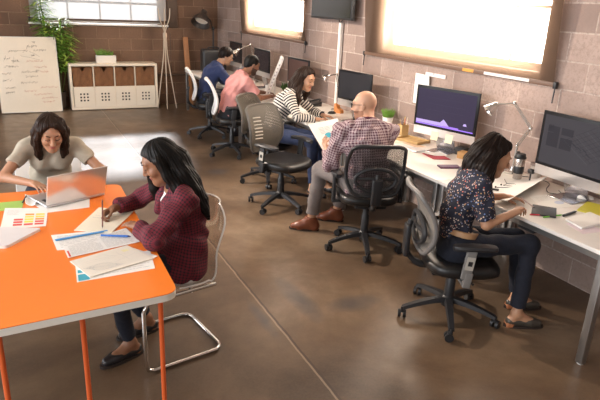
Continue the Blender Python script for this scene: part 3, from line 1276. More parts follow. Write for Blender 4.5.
def mesh_fabric(name, col, open_):
    m, nt, b, out = new_mat(name)
    b.inputs['Base Color'].default_value = (*col, 1)
    b.inputs['Roughness'].default_value = .6
    w = N(nt, 'ShaderNodeTexCoord')
    s = sepxyz(nt, w.outputs['UV'])
    a = mth(nt, 'LESS_THAN', mth(nt, 'FRACT', mth(nt, 'MULTIPLY', s[0], 70)), open_)
    c = mth(nt, 'LESS_THAN', mth(nt, 'FRACT', mth(nt, 'MULTIPLY', s[1], 70)), open_)
    hole = mth(nt, 'MULTIPLY', a, c)
    tp = N(nt, 'ShaderNodeBsdfTransparent')
    mx = N(nt, 'ShaderNodeMixShader')
    nt.links.new(hole, mx.inputs[0])
    nt.links.new(b.outputs[0], mx.inputs[1])
    nt.links.new(tp.outputs[0], mx.inputs[2])
    nt.links.new(mx.outputs[0], out.inputs[0])
    return m


MESH_BLACK = mesh_fabric('mesh_black', (.03, .03, .03), .74)
MESH_GREY = mesh_fabric('mesh_grey', (.23, .205, .18), .42)
MESH_TAUPE = mesh_fabric('mesh_taupe', (.125, .108, .086), .45)
MESH_SUNLIT = mesh_fabric('mesh_sunlit', (.86, .86, .87), .25)  # light grey backs in sun; the sunlight is put into the colour


def office_chair(label, loc, face, back_m, frame_m, seat_m, group='mesh-backed office chairs', leg0=20., backz=(.56, .97), slots=False, plate=False, arm_z=.665, base_m=None, lumbar=True, post_m=None, drop=0.):
    rz = math.atan2(-face[0], face[1])
    root = empty('office_chair', (loc[0], loc[1], 0), label, 'chair', group, rz)
    base_m = base_m or CHARC
    arm_z -= drop
    backz = (backz[0] - drop, backz[1] - drop)
    # five-star base, each leg with its caster
    for i in range(5):
        a = math.radians(leg0 + 72 * i)
        ca, sa = math.cos(a), math.sin(a)
        mb = MB()
        n = 9
        top, bot = [], []
        for k in range(n):
            t = k / (n - 1)
            r_ = .03 + .285 * t
            z = .135 - .055 * t ** 1.6
            w = .030 - .011 * t
            h = .030 - .010 * t
            top.append((r_, z, w, h))
        vs, fs = [], []
        for r_, z, w, h in top:
            for (yy, zz) in ((-w, -h * .6), (-w * .75, h * .5), (w * .75, h * .5), (w, -h * .6)):
                vs.append((r_ * ca - yy * sa, r_ * sa + yy * ca, z + zz))
        for k in range(n - 1):
            for q in range(4):
                fs.append((k * 4 + q, k * 4 + (q + 1) % 4, k * 4 + 4 + (q + 1) % 4, k * 4 + 4 + q))
        fs += [(3, 2, 1, 0), tuple((n - 1) * 4 + q for q in range(4))]
        mb.add(vs, fs)
        leg = mb.build('leg', base_m, root, 50)
        mb = MB()
        ex, ey = .315 * ca, .315 * sa
        sw = RND.uniform(0, PI)
        cs, ss = math.cos(sw), math.sin(sw)
        mb.cyl((ex, ey, .055), (ex, ey, .085), .011)
        for s in (-1, 1):
            c0 = Vector((ex + cs * .017 * s - ss * .012, ey + ss * .017 * s + cs * .012, .029))
            mb.cyl(c0 - Vector((cs, ss, 0)) * .009, c0 + Vector((cs, ss, 0)) * .009, .028, n=18)
        mb.box((ex - ss * .008, ey + cs * .008, .05), (.026, .03, .02), rot('Z', math.degrees(sw)), .006)
        mb.build('caster', BLACKP, leg)
    mb = MB()
    mb.lathe([(.042, .085), (.045, .15), (.036, .16), (.032, .30), (.026, .31), (.026, .395 - drop), (.05, .40 - drop), (.05, .415 - drop)], n=20)
    mb.build('column', BLACKP, root)
    mb = MB()
    mb.box((0, -.02, .425 - drop), (.26, .30, .035), bev=.012)
    mb.tube([(.13, .03, .425 - drop), (.25, .05, .42 - drop), (.27, .05, .425 - drop)], .007)
    mb.build('tilt_mechanism', BLACKP, root)
    # seat cushion with waterfall front
    mb = MB()
    lay = [(.80, -.040), (.94, -.036), (1, -.018), (1.005, .006), (.99, .022), (.95, .032), (.86, .038), (.70, .035), (.45, .028), (.2, .025), (.01, .024)]
    vs, fs, n = [], [], 40
    for sc, z in lay:
        for k in range(n):
            a = 2 * PI * k / n
            c_, s_ = math.cos(a), math.sin(a)
            x = .248 * sc * abs(c_) ** .62 * (1 if c_ > 0 else -1)
            y = .240 * sc * abs(s_) ** .62 * (1 if s_ > 0 else -1)
            zz = z - 1.3 * max(0, y - .10) ** 2
            vs.append((x, y + .03, .476 - drop + zz))
    for i in range(len(lay) - 1):
        for k in range(n):
            fs.append((i * n + k, i * n + (k + 1) % n, (i + 1) * n + (k + 1) % n, (i + 1) * n + k))
    fs += [tuple(range(n))[::-1], tuple((len(lay) - 1) * n + k for k in range(n))]
    mb.add(vs, fs)
    mb.build('seat', seat_m, root, 60)
    # curved back
    z0, z1 = backz
    Hh = z1 - z0

    def bp(u, v):
        half = .185 + .045 * math.sin(PI * (.15 + .7 * v)) - .06 * max(0, .22 - v) * 2
        ux = u * 2 - 1
        x = ux * half
        y = -.235 - .04 * math.sin(PI * min(1, v * 1.15)) * .0 - .10 * (v - .35) ** 2 * 1.6 - .05 * v + .045 * ux * ux * (.4 + .6 * v)
        y += .025 * math.sin(PI * v * .9)
        cut = .03 * abs(ux) ** 6 * (1 if v > .5 else -1) * abs(v - .5) * 2
        return Vector((x, y, z0 + Hh * v - cut))
    mb = MB()
    mb.sheet(bp, 24, 24, .004 if not slots else .008)
    back = mb.build('backrest', back_m, root, 60)
    ring = [bp(i / 16, 0) for i in range(17)] + [bp(1, i / 16) for i in range(1, 17)] + [bp(1 - i / 16, 1) for i in range(1, 17)] + [bp(0, 1 - i / 16) for i in range(1, 16)]
    mb = MB()
    mb.tube(ring, .0145, 8, closed=True)
    mb.build('back_frame', frame_m, root)
    if slots:
        mb = MB()
        for k in range(7):
            v = .30 + .075 * k
            pts = [bp(.60 + .26 * t / 6, v + .02 * t / 6) + Vector((0, .009, 0)) for t in range(7)]
            mb.tube(pts, .006, 6)
        mb.build('vent_slots', mat('slot_pale', (.62, .58, .52), .5), back)
    # bracket from under the seat up the back
    mb = MB()
    pts = bez([(0, -.12, .425 - drop), (0, -.24, .44 - drop), (0, -.315, .52 - drop), (0, -.325, .64 - drop), (0, -.31, .74 - drop)], 6)
    mb.tube(pts, [.024] * 8 + [.018] * (len(pts) - 8), 10)
    mb.box((0, -.325, .60 - drop), (.085, .035, .22), bev=.014)
    mb.build('back_bracket', BLACKP, root)
    if lumbar:
        mb = MB()
        ringp = []
        for i in range(28):
            a = 2 * PI * i / 28
            q = bp(.5 + .36 * math.cos(a), .32 + .22 * math.sin(a))
            ringp.append(q + Vector((0, -.022 - .015 * math.cos(a) ** 2, 0)))
        mb.tube(ringp, .016, 8, closed=True)
        mb.tube([bp(.18, .34) + Vector((0, -.03, 0)), bp(.5, .36) + Vector((0, -.045, 0)), bp(.82, .34) + Vector((0, -.03, 0))], .013, 8)
        mb.build('lumbar_support', CHARC, root)
    # arms
    for s in (-1, 1):
        mb = MB()
        pts = bez([(s * .265, -.10, arm_z), (s * .275, 0, arm_z + .008), (s * .27, .10, arm_z + .004), (s * .255, .17, arm_z - .006)], 5)
        vs, fs = [], []
        m_ = len(pts)
        for i, p in enumerate(pts):
            t = i / (m_ - 1)
            w = .042 * (1 - (2 * t - 1) ** 6 * .45)
            for (xx, zz) in ((-w, 0), (-w * .8, .014), (w * .8, .014), (w, 0), (w * .7, -.016), (-w * .7, -.016)):
                vs.append((p.x + xx, p.y, p.z + zz))
        for i in range(m_ - 1):
            for q in range(6):
                fs.append((i * 6 + q, i * 6 + (q + 1) % 6, i * 6 + 6 + (q + 1) % 6, i * 6 + 6 + q))
        fs += [tuple(range(6))[::-1], tuple((m_ - 1) * 6 + q for q in range(6))]
        mb.add(vs, fs)
        am = mb.build('armrest', CHARC, root, 50)
        mb = MB()
        mb.box((s * .285, .0, .56 - drop), (.022, .062, .19), rot('X', -6), .006)
        mb.box((s * .283, .005, .46 - drop), (.03, .05, .10), rot('X', -6), .006)
        mb.box((s * .20, .0, .425 - drop), (.19, .05, .018), bev=.005)
        po = mb.build('arm_post', post_m or BLACKP, am)
        if plate:
            mb = MB()
            mb.box((s * .2975, .004, .575 - drop), (.003, .05, .085), rot('X', -6))
            pl = mb.build('height_plate', mat('plate_grey', (.45, .42, .37), .5), am)
            mb2 = MB()
            mb2.slot(0)
            mb2.box((s * .2995, .004, .575 - drop), (.002, .026, .03), rot('X', -6))
            mb2.build('height_button', BLACKP, am)
    return root


def sled_chair(label, loc, face, seat_m, frame_m, clear=True, group=None):
    rz = math.atan2(-face[0], face[1])
    root = empty('sled_chair', (loc[0], loc[1], 0), label, 'chair', group, rz)
    mb = MB()
    w = .235
    P = []
    path = []
    for s in (-1, 1):
        side = [(s * w, .19, .435), (s * w, .235, .40), (s * w, .235, .05), (s * w, .20, .014), (s * w, -.20, .014), (s * (w - .03), -.235, .014)]
        path.append(side)
    L = [(-w, -.19, .445), (-w, .17, .44), (-w, .215, .425), (-w, .235, .385), (-w, .235, .06), (-w, .222, .026), (-w, .19, .0135), (-w, -.19, .0135), (-w + .02, -.222, .0135), (-w + .05, -.235, .0135)]
    R_ = [(-x, y, z) for x, y, z in L[::-1]]
    mb.tube(L + R_, .0115, 10)
    mb.tube([(-w, -.05, .442), (w, -.05, .442)], .009, 8)
    mb.tube([(-w, .12, .441), (w, .12, .441)], .009, 8)
    mb.build('frame', frame_m, root)
    mb = MB()
    prof = [(.215, .452), (.19, .468), (.08, .466), (-.04, .458), (-.13, .462), (-.19, .49), (-.222, .55), (-.245, .65), (-.295, .78), (-.325, .87)]
    pr = bez([(0, y, z) for y, z in prof], 4)

    def fn(u, v):
        i = v * (len(pr) - 1)
        k = min(int(i), len(pr) - 2)
        p = pr[k].lerp(pr[k + 1], i - k)
        hw = .24 - .02 * max(0, v - .55) * 2
        e = max(0, v - .86) / .14
        hw *= math.sqrt(max(0.05, 1 - .75 * e * e))
        x = (u * 2 - 1)
        cup = .04 * x * x
        return Vector((x * hw, p.y + cup * (1 if v > .5 else 0) * min(1, (v - .5) * 4), p.z + (cup * .35 if v < .5 else 0)))
    mb.sheet(fn, 18, 40, .006)
    mb.build('shell', seat_m, root, 60)
    # rim of the shell
    mb = MB()
    mb.tube([fn(0, i / 30) for i in range(8, 31)] + [fn(i / 10, 1) for i in range(1, 11)] + [fn(1, 1 - i / 30) for i in range(1, 23)], .005, 8)
    mb.build('rim', seat_m if not clear else mat('clear_edge', (.75, .72, .70), .15, spec=.8), root)
    return root


def monitor(label, loc, rz, W, screen_fn, H=None, chin=.075, foot=True, body=None, sticky=(), glass=None, group='computer monitors on the wall desks', z0=.13, side=True):
    """loc: foot centre on the desk; screen looks along local -y"""
    root = empty('computer_monitor', loc, label, 'monitor', group, rz)
    body = body or ALU
    H = H or W * .68
    mb = MB()
    mb.box((0, .0, z0 + H / 2), (W, .012, H), bev=.004)
    # bulged back
    bm = bmesh.new()
    bmesh.ops.create_uvsphere(bm, u_segments=24, v_segments=12, radius=1)
    bmesh.ops.scale(bm, vec=(W * .47, .035, H * .46), verts=bm.verts)
    for v in bm.verts:
        if v.co.y < 0:
            v.co.y = 0
    mb.bm(bm, (0, .006, z0 + H / 2))
    mb.build('housing', body, root)
    mb = MB()
    mb.box((0, -.0015, z0 + (H + chin) / 2 + .001), (W + .003, .016, H - chin + .002), bev=.0015)
    bz = mb.build('bezel', BLKGLASS, root)
    mb = MB()
    bw = .022
    x0, x1, y0, y1 = -W / 2 + bw, W / 2 - bw, z0 + chin + bw, z0 + H - bw
    mb.box(((x0 + x1) / 2, -.0098, (y0 + y1) / 2), (x1 - x0, .001, y1 - y0))
    mats = [glass]
    shapes = screen_fn(x1 - x0, y1 - y0) if screen_fn else []
    for (poly, m) in shapes:
        if m not in mats:
            mats.append(m)
        mb.slot(mats.index(m))
        mb.prism(poly, (x0, -.0104, y0), (1, 0, 0), (0, 0, 1), (0, -1, 0), .0002)
    mb.build('screen', mats, root, 0)
    if foot:
        mb = MB()
        mb.box((0, 0, .004), (W * .32, .19, .008), bev=.003)
        mb.sheet(lambda u, v: ((u - .5) * W * .30, .085 - .055 * v ** .6, .006 + v * (z0 + .05)), 2, 8, .008)
        mb.build('stand', STEEL, root)
    return root


def seg(p, q, w):
    p, q = Vector((*p, 0)), Vector((*q, 0))
    d = (q - p).normalized() * w / 2
    n = Vector((-d.y, d.x, 0))
    return [(v.x, v.y) for v in (p - n, q - n, q + n, p + n)]


def rect(x, y, w, h):
    return [(x, y), (x + w, y), (x + w, y + h), (x, y + h)]


def paper(label, corners, z, m=PAPER, name='paper_sheet', cat='paper', th=.0012, group=None, curl=0., marks=None, mark_mats=None):
    """corners: 4 xy points going round from the far left"""
    c = [Vector((x, y, z)) for x, y in corners]
    cen = sum(c, Vector()) / 4
    mb = MB()

    def fn(u, v):
        p = c[0].lerp(c[1], u).lerp(c[3].lerp(c[2], u), v) - cen
        p.z += curl * (abs(u - .5) * 2) ** 3
        return p
    mb.sheet(fn, 8 if curl else 1, 4 if curl else 1, th)
    if marks:
        for i, poly in marks:
            mb.slot(i + 1)
            mb.add([fn(x, 1 - y) + Vector((0, 0, th + .0006)) for x, y in poly], [tuple(range(len(poly)))])
    o = mb.build(name, [m] + list(mark_mats or []), None, 30, loc=cen)
    tag(o, label, cat, group)
    return o


def text_lines(x0, y0, x1, y1, n, i=0, w=.35, rnd=None):
    rnd = rnd or RND
    out = []
    for k in range(n):
        y = y1 - (y1 - y0) * (k + .5) / n
        h = (y1 - y0) / n * w
        x = x0
        while x < x1 - .01:
            L = rnd.uniform(.03, .12)
            e = min(x1, x + L)
            out.append((i, rect(x, y - h / 2, e - x, h)))
            x = e + .012
        if rnd.random() < .15:
            out.pop()
    return out


INK = mat('ink_grey', (.30, .29, .29), .8)
INKL = mat('ink_pale', (.55, .54, .52), .8)
INKD = mat('ink_dark', (.06, .05, .05), .7)
RED = mat('print_red', (.75, .10, .08), .7)
YEL = mat('print_yellow', (.88, .72, .10), .7)
ORG = mat('print_orange', (.85, .35, .06), .7)
TEAL = mat('print_teal', (.05, .38, .50), .7)
BLUE = mat('pen_blue', (.03, .16, .55), .35)


def pen(label, a, b, r, m, name='pen', tipm=None, taper=True, cat='pen'):
    a, b = Vector(a), Vector(b)
    cen = (a + b) / 2
    d = (b - a).normalized()
    root = MB()
    root.tube([a - cen, b - d * r * 3 - cen], r, 10)
    o = root.build(name, m, None, 40, loc=cen)
    mb = MB()
    mb.tube([b - d * r * 3 - cen, b - cen], [r * .95, r * .25], 10)
    mb.build('tip', tipm or m, o)
    return tag(o, label, cat)
# ------------------------------------------------------------------ whiteboard, plant, cabinet, coat stand
def whiteboard():
    root = empty('whiteboard', (.2, 10.75, 0), 'cream whiteboard covered in handwritten notes leaning on the back wall', 'whiteboard')
    R = rot('X', -9.5)
    W, H = .96, 1.26

    def T(x, z, d=0.):
        v = R @ Vector((x, d, z))
        return v + Vector((0, 0, .012))
    mb = MB()
    mb.box(T(0, H / 2), (W, .016, H), R, .004)
    panel = mb
    mb = MB()
    for x, z, w, h in ((0, .006, W, .012), (0, H - .006, W, .012), (-W / 2 + .006, H / 2, .012, H), (W / 2 - .006, H / 2, .012, H)):
        mb.box(T(x, z, -.002), (w, .022, h), R)
    mb.build('frame', mat('board_frame', (.74, .70, .62), .4), root)
    rn = random.Random(5)
    rows = [(.13, 1.17, 2, .05, 0), (.10, 1.10, 5, .16, 0), (-.12, 1.02, 7, .3, 0), (.22, 1.04, 5, .2, 0), (-.3, .90, 3, .1, 0), (-.18, .86, 4, .12, 0), (.12, .86, 6, .25, 1), (-.25, .77, 6, .22, 0), (.2, .76, 4, .2, 1),
            (.02, .68, 6, .25, 0), (.25, .68, 4, .14, 1), (-.33, .65, 4, .14, 0), (.05, .60, 4, .2, 0), (-.34, .54, 4, .14, 0), (.0, .5, 5, .26, 0), (-.3, .42, 4, .16, 0), (.3, .42, 5, .28, 1), (-.31, .34, 5, .15, 0),
            (.0, .36, 4, .2, 1), (.2, .3, 6, .3, 1), (.3, .24, 5, .25, 1), (.28, .17, 4, .2, 1), (.1, .95, 3, .06, 0), (.15, .70, 2, .05, 0)]
    for x, z, n, w, c in rows:
        mb = panel.slot(2 if c else 1)
        for k in range(n):
            x0 = x - w / 2 + w * k / n
            pts = []
            L = w / n * .85
            for t in range(7):
                pts.append(T(x0 + L * t / 6 + rn.uniform(-.004, .004), z + rn.uniform(-.019, .019) + .008 * k / n, -.0092))
            mb.tube(bez(pts, 3), .0018, 4)
    for a, b in (((-.05, 1.0), (.05, 1.13)), ((-.1, .95), (.2, .88)), ((.05, 1.02), (.2, .93)), ((-.2, .93), (-.22, .82)), ((-.32, .95), (-.36, .86))):
        mb = panel.slot(1)
        mb.tube([T(a[0], a[1], -.0092), T((a[0] + b[0]) / 2 + .01, (a[1] + b[1]) / 2, -.0092), T(b[0], b[1], -.0092)], .0016, 4)
    panel.build('panel', [mat('board_cream', (.80, .71, .58), .35), mat('marker_grey', (.16, .12, .09), .7), mat('marker_red', (.50, .16, .10), .7)], root)


whiteboard()


def bamboo():
    root = empty('potted_plant', (.63, 11.0, 0), 'tall leafy green bamboo plant in a dark pot behind the whiteboard', 'plant')
    mb = MB()
    mb.lathe([(.10, 0), (.125, .02), (.15, .30), (.155, .32), (.14, .32), (.135, .29), (.01, .29)], n=24)
    mb.build('pot', mat('pot_dark', (.06, .04, .03), .5), root)
    rn = random.Random(3)
    lv = [MB(), MB()]
    for i, (x, y, h, lx) in enumerate(((-.06, 0, 1.75, -.10), (.0, .04, 1.95, -.14), (.06, -.02, 1.55, .10), (-.02, -.05, 1.35, .05), (.08, .03, 1.25, .2))):
        pts = bez([(x, y, .28), (x + lx * .3, y, h * .4), (x + lx * .7, y, h * .75), (x + lx, y, h)], 6)
        st = MB()
        st.tube(pts, .008, 8)
        st.build('cane', mat('cane', (.16, .2, .05), .5), root)
        for k, p in enumerate(pts):
            if p.z < .7:
                continue
            for q in range(15):
                a = rn.uniform(0, 2 * PI)
                L = rn.uniform(.14, .26)
                dirv = Vector((math.cos(a), math.sin(a) * .7 - .15, rn.uniform(-.1, .55))).normalized()
                w = rn.uniform(.013, .022)
                side = dirv.cross(Vector((0, 0, 1))).normalized()
                base = p + Vector((rn.uniform(-.03, .03), rn.uniform(-.03, .03), rn.uniform(-.04, .04)))
                vs, fs = [], []
                for t in range(6):
                    u = t / 5
                    c = base + dirv * L * u + Vector((0, 0, -.32 * L * u * u))
                    ww = w * math.sin(PI * min(.98, .12 + .88 * u)) + .001
                    c.y = min(max(c.y, -.03 if c.z < 1.32 and c.x < .08 else -.3), .155)
                    vs += [c - side * ww, c + Vector((0, 0, -.003)), c + side * ww]
                for t in range(5):
                    for j in (0, 1):
                        fs.append((t * 3 + j, t * 3 + j + 1, t * 3 + j + 4, t * 3 + j + 3))
                lv[rn.random() < .35].add(vs, fs)
    lv[0].build('foliage', mat('leaf_green', (.20, .42, .05), .42, var=.45, vscale=9), root)
    lv[1].build('foliage', mat('leaf_lime', (.48, .64, .12), .42, var=.35, vscale=9), root)


bamboo()

CX, CY = 1.605, 10.80


def cube_cabinet():
    root = empty('cube_cabinet', (CX, CY + .19, 0), 'cream four-bay cube cabinet below the back window with perforated lower doors', 'cabinet')
    W, H, D = 1.53, .82, .39
    t = .042
    mb = MB()
    mb.box((0, 0, H - t / 2), (W, D, t), bev=.003)
    mb.box((0, 0, t / 2 + .012), (W, D, t), bev=.003)
    for s in (-1, 1):
        mb.box((s * (W / 2 - t / 2), 0, H / 2 + .006), (t, D, H - 2 * t - .012), bev=.002)
    iw = W - 2 * t
    for k in range(1, 4):
        mb.box((-iw / 2 + iw * k / 4, .004, H / 2), (.018, D - .012, H - 2 * t))
    mb.box((0, .004, H / 2), (iw, D - .012, .018))
    mb.box((0, D / 2 - .006, H / 2), (iw, .008, H - 2 * t))
    mb.build('carcass', mat('cabinet_cream', (.80, .70, .56), .4), root)
    cw = iw / 4 - .02
    ch = (H - 2 * t) / 2 - .018
    for k in range(4):
        cx = -iw / 2 + iw * (k + .5) / 4
        cz = t + .012 + ch / 2 + .004
        mb = MB()
        # door panel with nine square holes in a 3 x 3 grid, made of strips
        hs_, gp = .030, .027
        o = -(1.5 * hs_ + gp)
        xs = [-cw / 2] + sum([[o + i * (hs_ + gp), o + i * (hs_ + gp) + hs_] for i in range(3)], []) + [cw / 2]
        zs = [-ch / 2] + sum([[o + i * (hs_ + gp), o + i * (hs_ + gp) + hs_] for i in range(3)], []) + [ch / 2]
        for i in range(7):
            for j in range(7):
                if i % 2 and j % 2:
                    continue
                mb.box((cx + (xs[i] + xs[i + 1]) / 2, -D / 2 + .012, cz + (zs[j] + zs[j + 1]) / 2), (xs[i + 1] - xs[i], .014, zs[j + 1] - zs[j]))
        mb.build('door', mat('door_cream', (.82, .73, .60), .4), root, 0)
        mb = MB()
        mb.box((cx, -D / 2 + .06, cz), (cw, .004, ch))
        mb.build('hole_shade', mat('hole_shade_dark', (.03, .02, .015), .8), root)  # dark sheet behind the holes; the interior's shade is put into its colour
    return iw, cw, ch, H, t, D


iw, cw, ch, cH, ct, cD = cube_cabinet()


def wicker_mat():
    m, nt, b, out = new_mat('wicker')
    co = objco(nt)
    w1 = N(nt, 'ShaderNodeTexWave', wave_type='BANDS', bands_direction='Z')
    w1.inputs['Scale'].default_value = 34
    w1.inputs['Distortion'].default_value = 2.5
    w1.inputs['Detail'].default_value = 2
    nt.links.new(co, w1.inputs['Vector'])
    w2 = N(nt, 'ShaderNodeTexWave', wave_type='BANDS', bands_direction='X')
    w2.inputs['Scale'].default_value = 15
    w2.inputs['Distortion'].default_value = 1.5
    nt.links.new(co, w2.inputs['Vector'])
    h = mth(nt, 'MULTIPLY', w1.outputs['Fac'], w2.outputs['Fac'])
    c = ramp(nt, mth(nt, 'ADD', h, mth(nt, 'MULTIPLY', tex_noise(nt, co, 12, 3), .4)), [(.15, (.09, .032, .012)), (.5, (.33, .135, .05)), (.95, (.55, .28, .12))])
    nt.links.new(c, b.inputs['Base Color'])
    b.inputs['Roughness'].default_value = .6
    bump(nt, b, h, .8, .01)
    return m


WICK = wicker_mat()
for k, lab in enumerate(('brown wicker basket in the leftmost top bay of the cube cabinet', 'brown wicker basket second from left in the cube cabinet', 'brown wicker basket third from left in the cube cabinet', 'brown wicker basket in the rightmost top bay of the cube cabinet')):
    cx = CX - iw / 2 + iw * (k + .5) / 4
    z0 = cH / 2 + .010
    root = empty('wicker_basket', (cx, CY + .16, z0), lab, 'basket', 'wicker baskets in the cube cabinet')
    bh = ch - .015
    mb = MB()
    w = cw - .012
    nx = .045
    # front with a V notch for the hand
    mb.prism([(-w / 2, 0), (w / 2, 0), (w / 2, bh), (nx, bh), (0, bh - .085), (-nx, bh), (-w / 2, bh)], (0, -.14, 0), (1, 0, 0), (0, 0, 1), (0, 1, 0), .012)
    mb.box((0, 0, .006), (w, .27, .012))
    for s in (-1, 1):
        mb.box((s * (w / 2 - .006), 0, bh / 2), (.012, .27, bh))
    mb.box((0, .135, bh / 2), (w, .012, bh))
    mb.build('basket_body', WICK, root, 0)
    mb = MB()
    mb.tube([(-w / 2, -.142, bh), (-nx, -.142, bh), (0, -.142, bh - .085), (nx, -.142, bh), (w / 2, -.142, bh)], .007, 6)
    mb.build('rim', WICK, root)


def planter():
    root = empty('planter_box', (1.50, 11.0, cH), 'small white planter trough with green succulents on top of the cube cabinet', 'plant')
    mb = MB()
    mb.box((0, 0, .008), (.34, .13, .016))
    for s in (-1, 1):
        mb.box((0, s * .06, .065), (.34, .012, .13), bev=.003)
        mb.box((s * .165, 0, .065), (.012, .11, .13), bev=.003)
    mb.build('trough', mat('trough_white', (.78, .72, .64), .5), root)
    mb = MB()
    mb.box((0, 0, .105), (.31, .10, .02))
    mb.build('soil', mat('soil', (.05, .03, .02), .9), root)
    rn = random.Random(8)
    mb = MB()
    for i in range(120):
        x, y = rn.uniform(-.14, .12), rn.uniform(-.045, .045)
        a = rn.uniform(0, 2 * PI)
        L = rn.uniform(.07, .15) * (1.2 if x < 0 else .8)
        d = Vector((math.cos(a) * .6, math.sin(a) * .6, rn.uniform(.5, 1.2))).normalized()
        b0 = Vector((x, y, .11))
        mb.tube([b0, b0 + d * L * .5, b0 + d * L], [.006, .009, .001], 5)
    mb.build('succulents', mat('succulent', (.16, .30, .05), .5, var=.4), root)


planter()


def coat_stand():
    root = empty('coat_stand', (2.55, 10.85, 0), 'white branch-like coat stand against the back wall right of the cube cabinet', 'coat stand')
    m = mat('stand_white', (.58, .47, .36), .5)
    rn = random.Random(2)
    for i in range(6):
        a = 2 * PI * i / 6 + .3
        pts = [(math.cos(a) * .20, math.sin(a) * .20, .0), (math.cos(a) * .05, math.sin(a) * .05, .9), (math.cos(a + .5) * .012, math.sin(a + .5) * .012, 1.32), (math.cos(a + PI) * .10, math.sin(a + PI) * .10, 1.62), (math.cos(a + PI) * .12, math.sin(a + PI) * .12, 1.80)]
        mb = MB()
        mb.tube(bez(pts, 6), [.010] * 12 + [.008] * 12 + [.005], 8)
        mb.build('branch', m, root)
    mb = MB()
    mb.lathe([(.034, 1.27), (.038, 1.30), (.038, 1.34), (.034, 1.37)], n=14)
    mb.build('collar', m, root)


coat_stand()

# ------------------------------------------------------------------ desks along the right wall
DX0, DX1, DZ = 2.81, 3.66, .73


def desk(label, y0, y1, first=False, trays=((.3), (.75))):
    root = empty('desk', ((DX0 + DX1) / 2, (y0 + y1) / 2, 0), label, 'desk', 'white desks along the right wall')
    L, W = y1 - y0 - .004, DX1 - DX0
    mb = MB()
    mb.box((0, 0, DZ - .0125), (W, L, .025), bev=.003)
    mb.build('desk_top', LAM, root)
    for sx in (-1, 1):
        for sy in (-1, 1):
            mb = MB()
            mb.box((sx * (W / 2 - .03), sy * (L / 2 - .035), (DZ - .025) / 2 + .004), (.045, .045, DZ - .033), bev=.003)
            lg = mb.build('leg', GREYLEG, root)
            mb = MB()
            mb.cyl((sx * (W / 2 - .03), sy * (L / 2 - .035), 0), (sx * (W / 2 - .03), sy * (L / 2 - .035), .008), .018)
            mb.build('foot_glide', WPLAS, lg)
    mb = MB()
    for sx in (-1, 1):
        mb.box((sx * (W / 2 - .03), 0, DZ - .045), (.025, L - .12, .04))
    for sy in (-1, 1):
        mb.box((0, sy * (L / 2 - .035), DZ - .045), (W - .11, .025, .04))
    mb.build('apron', GREYLEG, root)
    for k in trays:
        mb = MB()
        mb.box((-W / 2 + .10, -L / 2 + L * k, DZ - .07), (.12, .13, .05), bev=.006)
        mb.build('cable_box', BLACKP, root)
    return root


ds = [(1.78, 3.23, 'white desk nearest the right edge, under the big grey screen with a drawing'),
      (3.23, 4.68, 'white desk under the monitor with sticky notes, behind the floral-top woman'),
      (4.68, 6.13, 'white desk with the green grass pot, beside the bald man'),
      (6.13, 7.58, 'white desk under the television between the striped-top and pink-shirt workers'),
      (7.58, 9.03, 'white desk in front of the man in the navy shirt'),
      (9.03, 10.48, 'white desk end farthest from the camera, below the black floor lamp')]
for y0, y1, lab in ds:
    desk(lab, y0, y1, trays=(.42, .72))

# ------------------------------------------------------------------ wall television, pole
tv = empty('television', (XW - .03, 6.42, 2.105), 'black flat television on the right wall between the two windows', 'television')
mb = MB()
mb.box((-.075, 0, 0), (.05, 1.02, .60), bev=.008)
mb.build('housing', BLACKP, tv)
mb = MB()
mb.box((-.101, 0, .005), (.003, .98, .56))
mb.build('screen', mat('tv_glass', (.02, .018, .016), .12), tv)
mb = MB()
mb.box((-.025, -.05, 0), (.05, .4, .3))
mb.build('wall_bracket', CHARC, tv)

pole = empty('cable_pole', (XW - .03, 6.30, DZ), 'white vertical cable pole on the right wall under the television', 'pole')
mb = MB()
mb.box((0, 0, .52), (.045, .05, 1.04), bev=.006)
mb.build('trunking', WHITE, pole)
mb = MB()
mb.tube([(-.012, -.07, 1.10), (-.012, 0, 1.03), (-.012, .07, 1.10), (-.012, -.07, 1.10)], .006, 6)
mb.build('bracket', BLACKP, pole)

# ------------------------------------------------------------------ monitors
UID = mat('ui_dark', (.03, .03, .034), .5)
scr_grey = emis('screen_grey', (.05, .046, .052), .8)
ui_d = emis('screen_ui_dark', (.036, .033, .039), .75)
ui_l = emis('screen_ui_line', (.085, .08, .09), .6)
scr_purple = emis('screen_purple', (.042, .034, .062), .8)
ui_v = emis('screen_violet', (.30, .17, .75), .9)
ui_v2 = emis('screen_lilac', (.45, .35, .72), .8)
scr_warm = emis('screen_warm', (.10, .055, .045), .6)


def ui_house(w, h):
    o = []
    for x, y, a, b in ((.04, .30, .10, .07), (.155, .30, .10, .07), (.04, .13, .10, .15), (.155, .23, .10, .05), (.155, .13, .10, .08)):
        o.append((rect(x, y, a, b), ui_d))
    for k in range(4):
        o.append((rect(.05, .30 - .28 * 0 + .09 + .0 * k, .10, .002), ui_d)) if k == 0 else None
    o.append((rect(.035, h - .12, .055, .002), ui_l))
    for x in (.045, .06, .075):
        o.append((rect(x, h - .10, .007, .035), ui_d))
    c = (.40, h - .16)
    rn = random.Random(4)
    ux, uy = (.86, -.5), (.86, .5)

    def P(a, b):
        return (c[0] + ux[0] * a + uy[0] * b, c[1] + ux[1] * a + uy[1] * b)
    for k in range(8):
        a = -.13 + .035 * k
        o.append((seg(P(a, -.10), P(a, .14 - .01 * k), .0025), ui_d))
        o.append((seg(P(-.13, a * .9), P(.12, a * .9), .0022), ui_l if k % 3 == 0 else ui_d))
    for k in range(7):
        a, b = rn.uniform(-.12, .08), rn.uniform(-.1, .08)
        o.append((seg(P(a, b), P(a + .04, b), .006), ui_d))
    return [q for q in o if q and all(0 < p[0] < w and 0 < p[1] < h for p in q[0])]


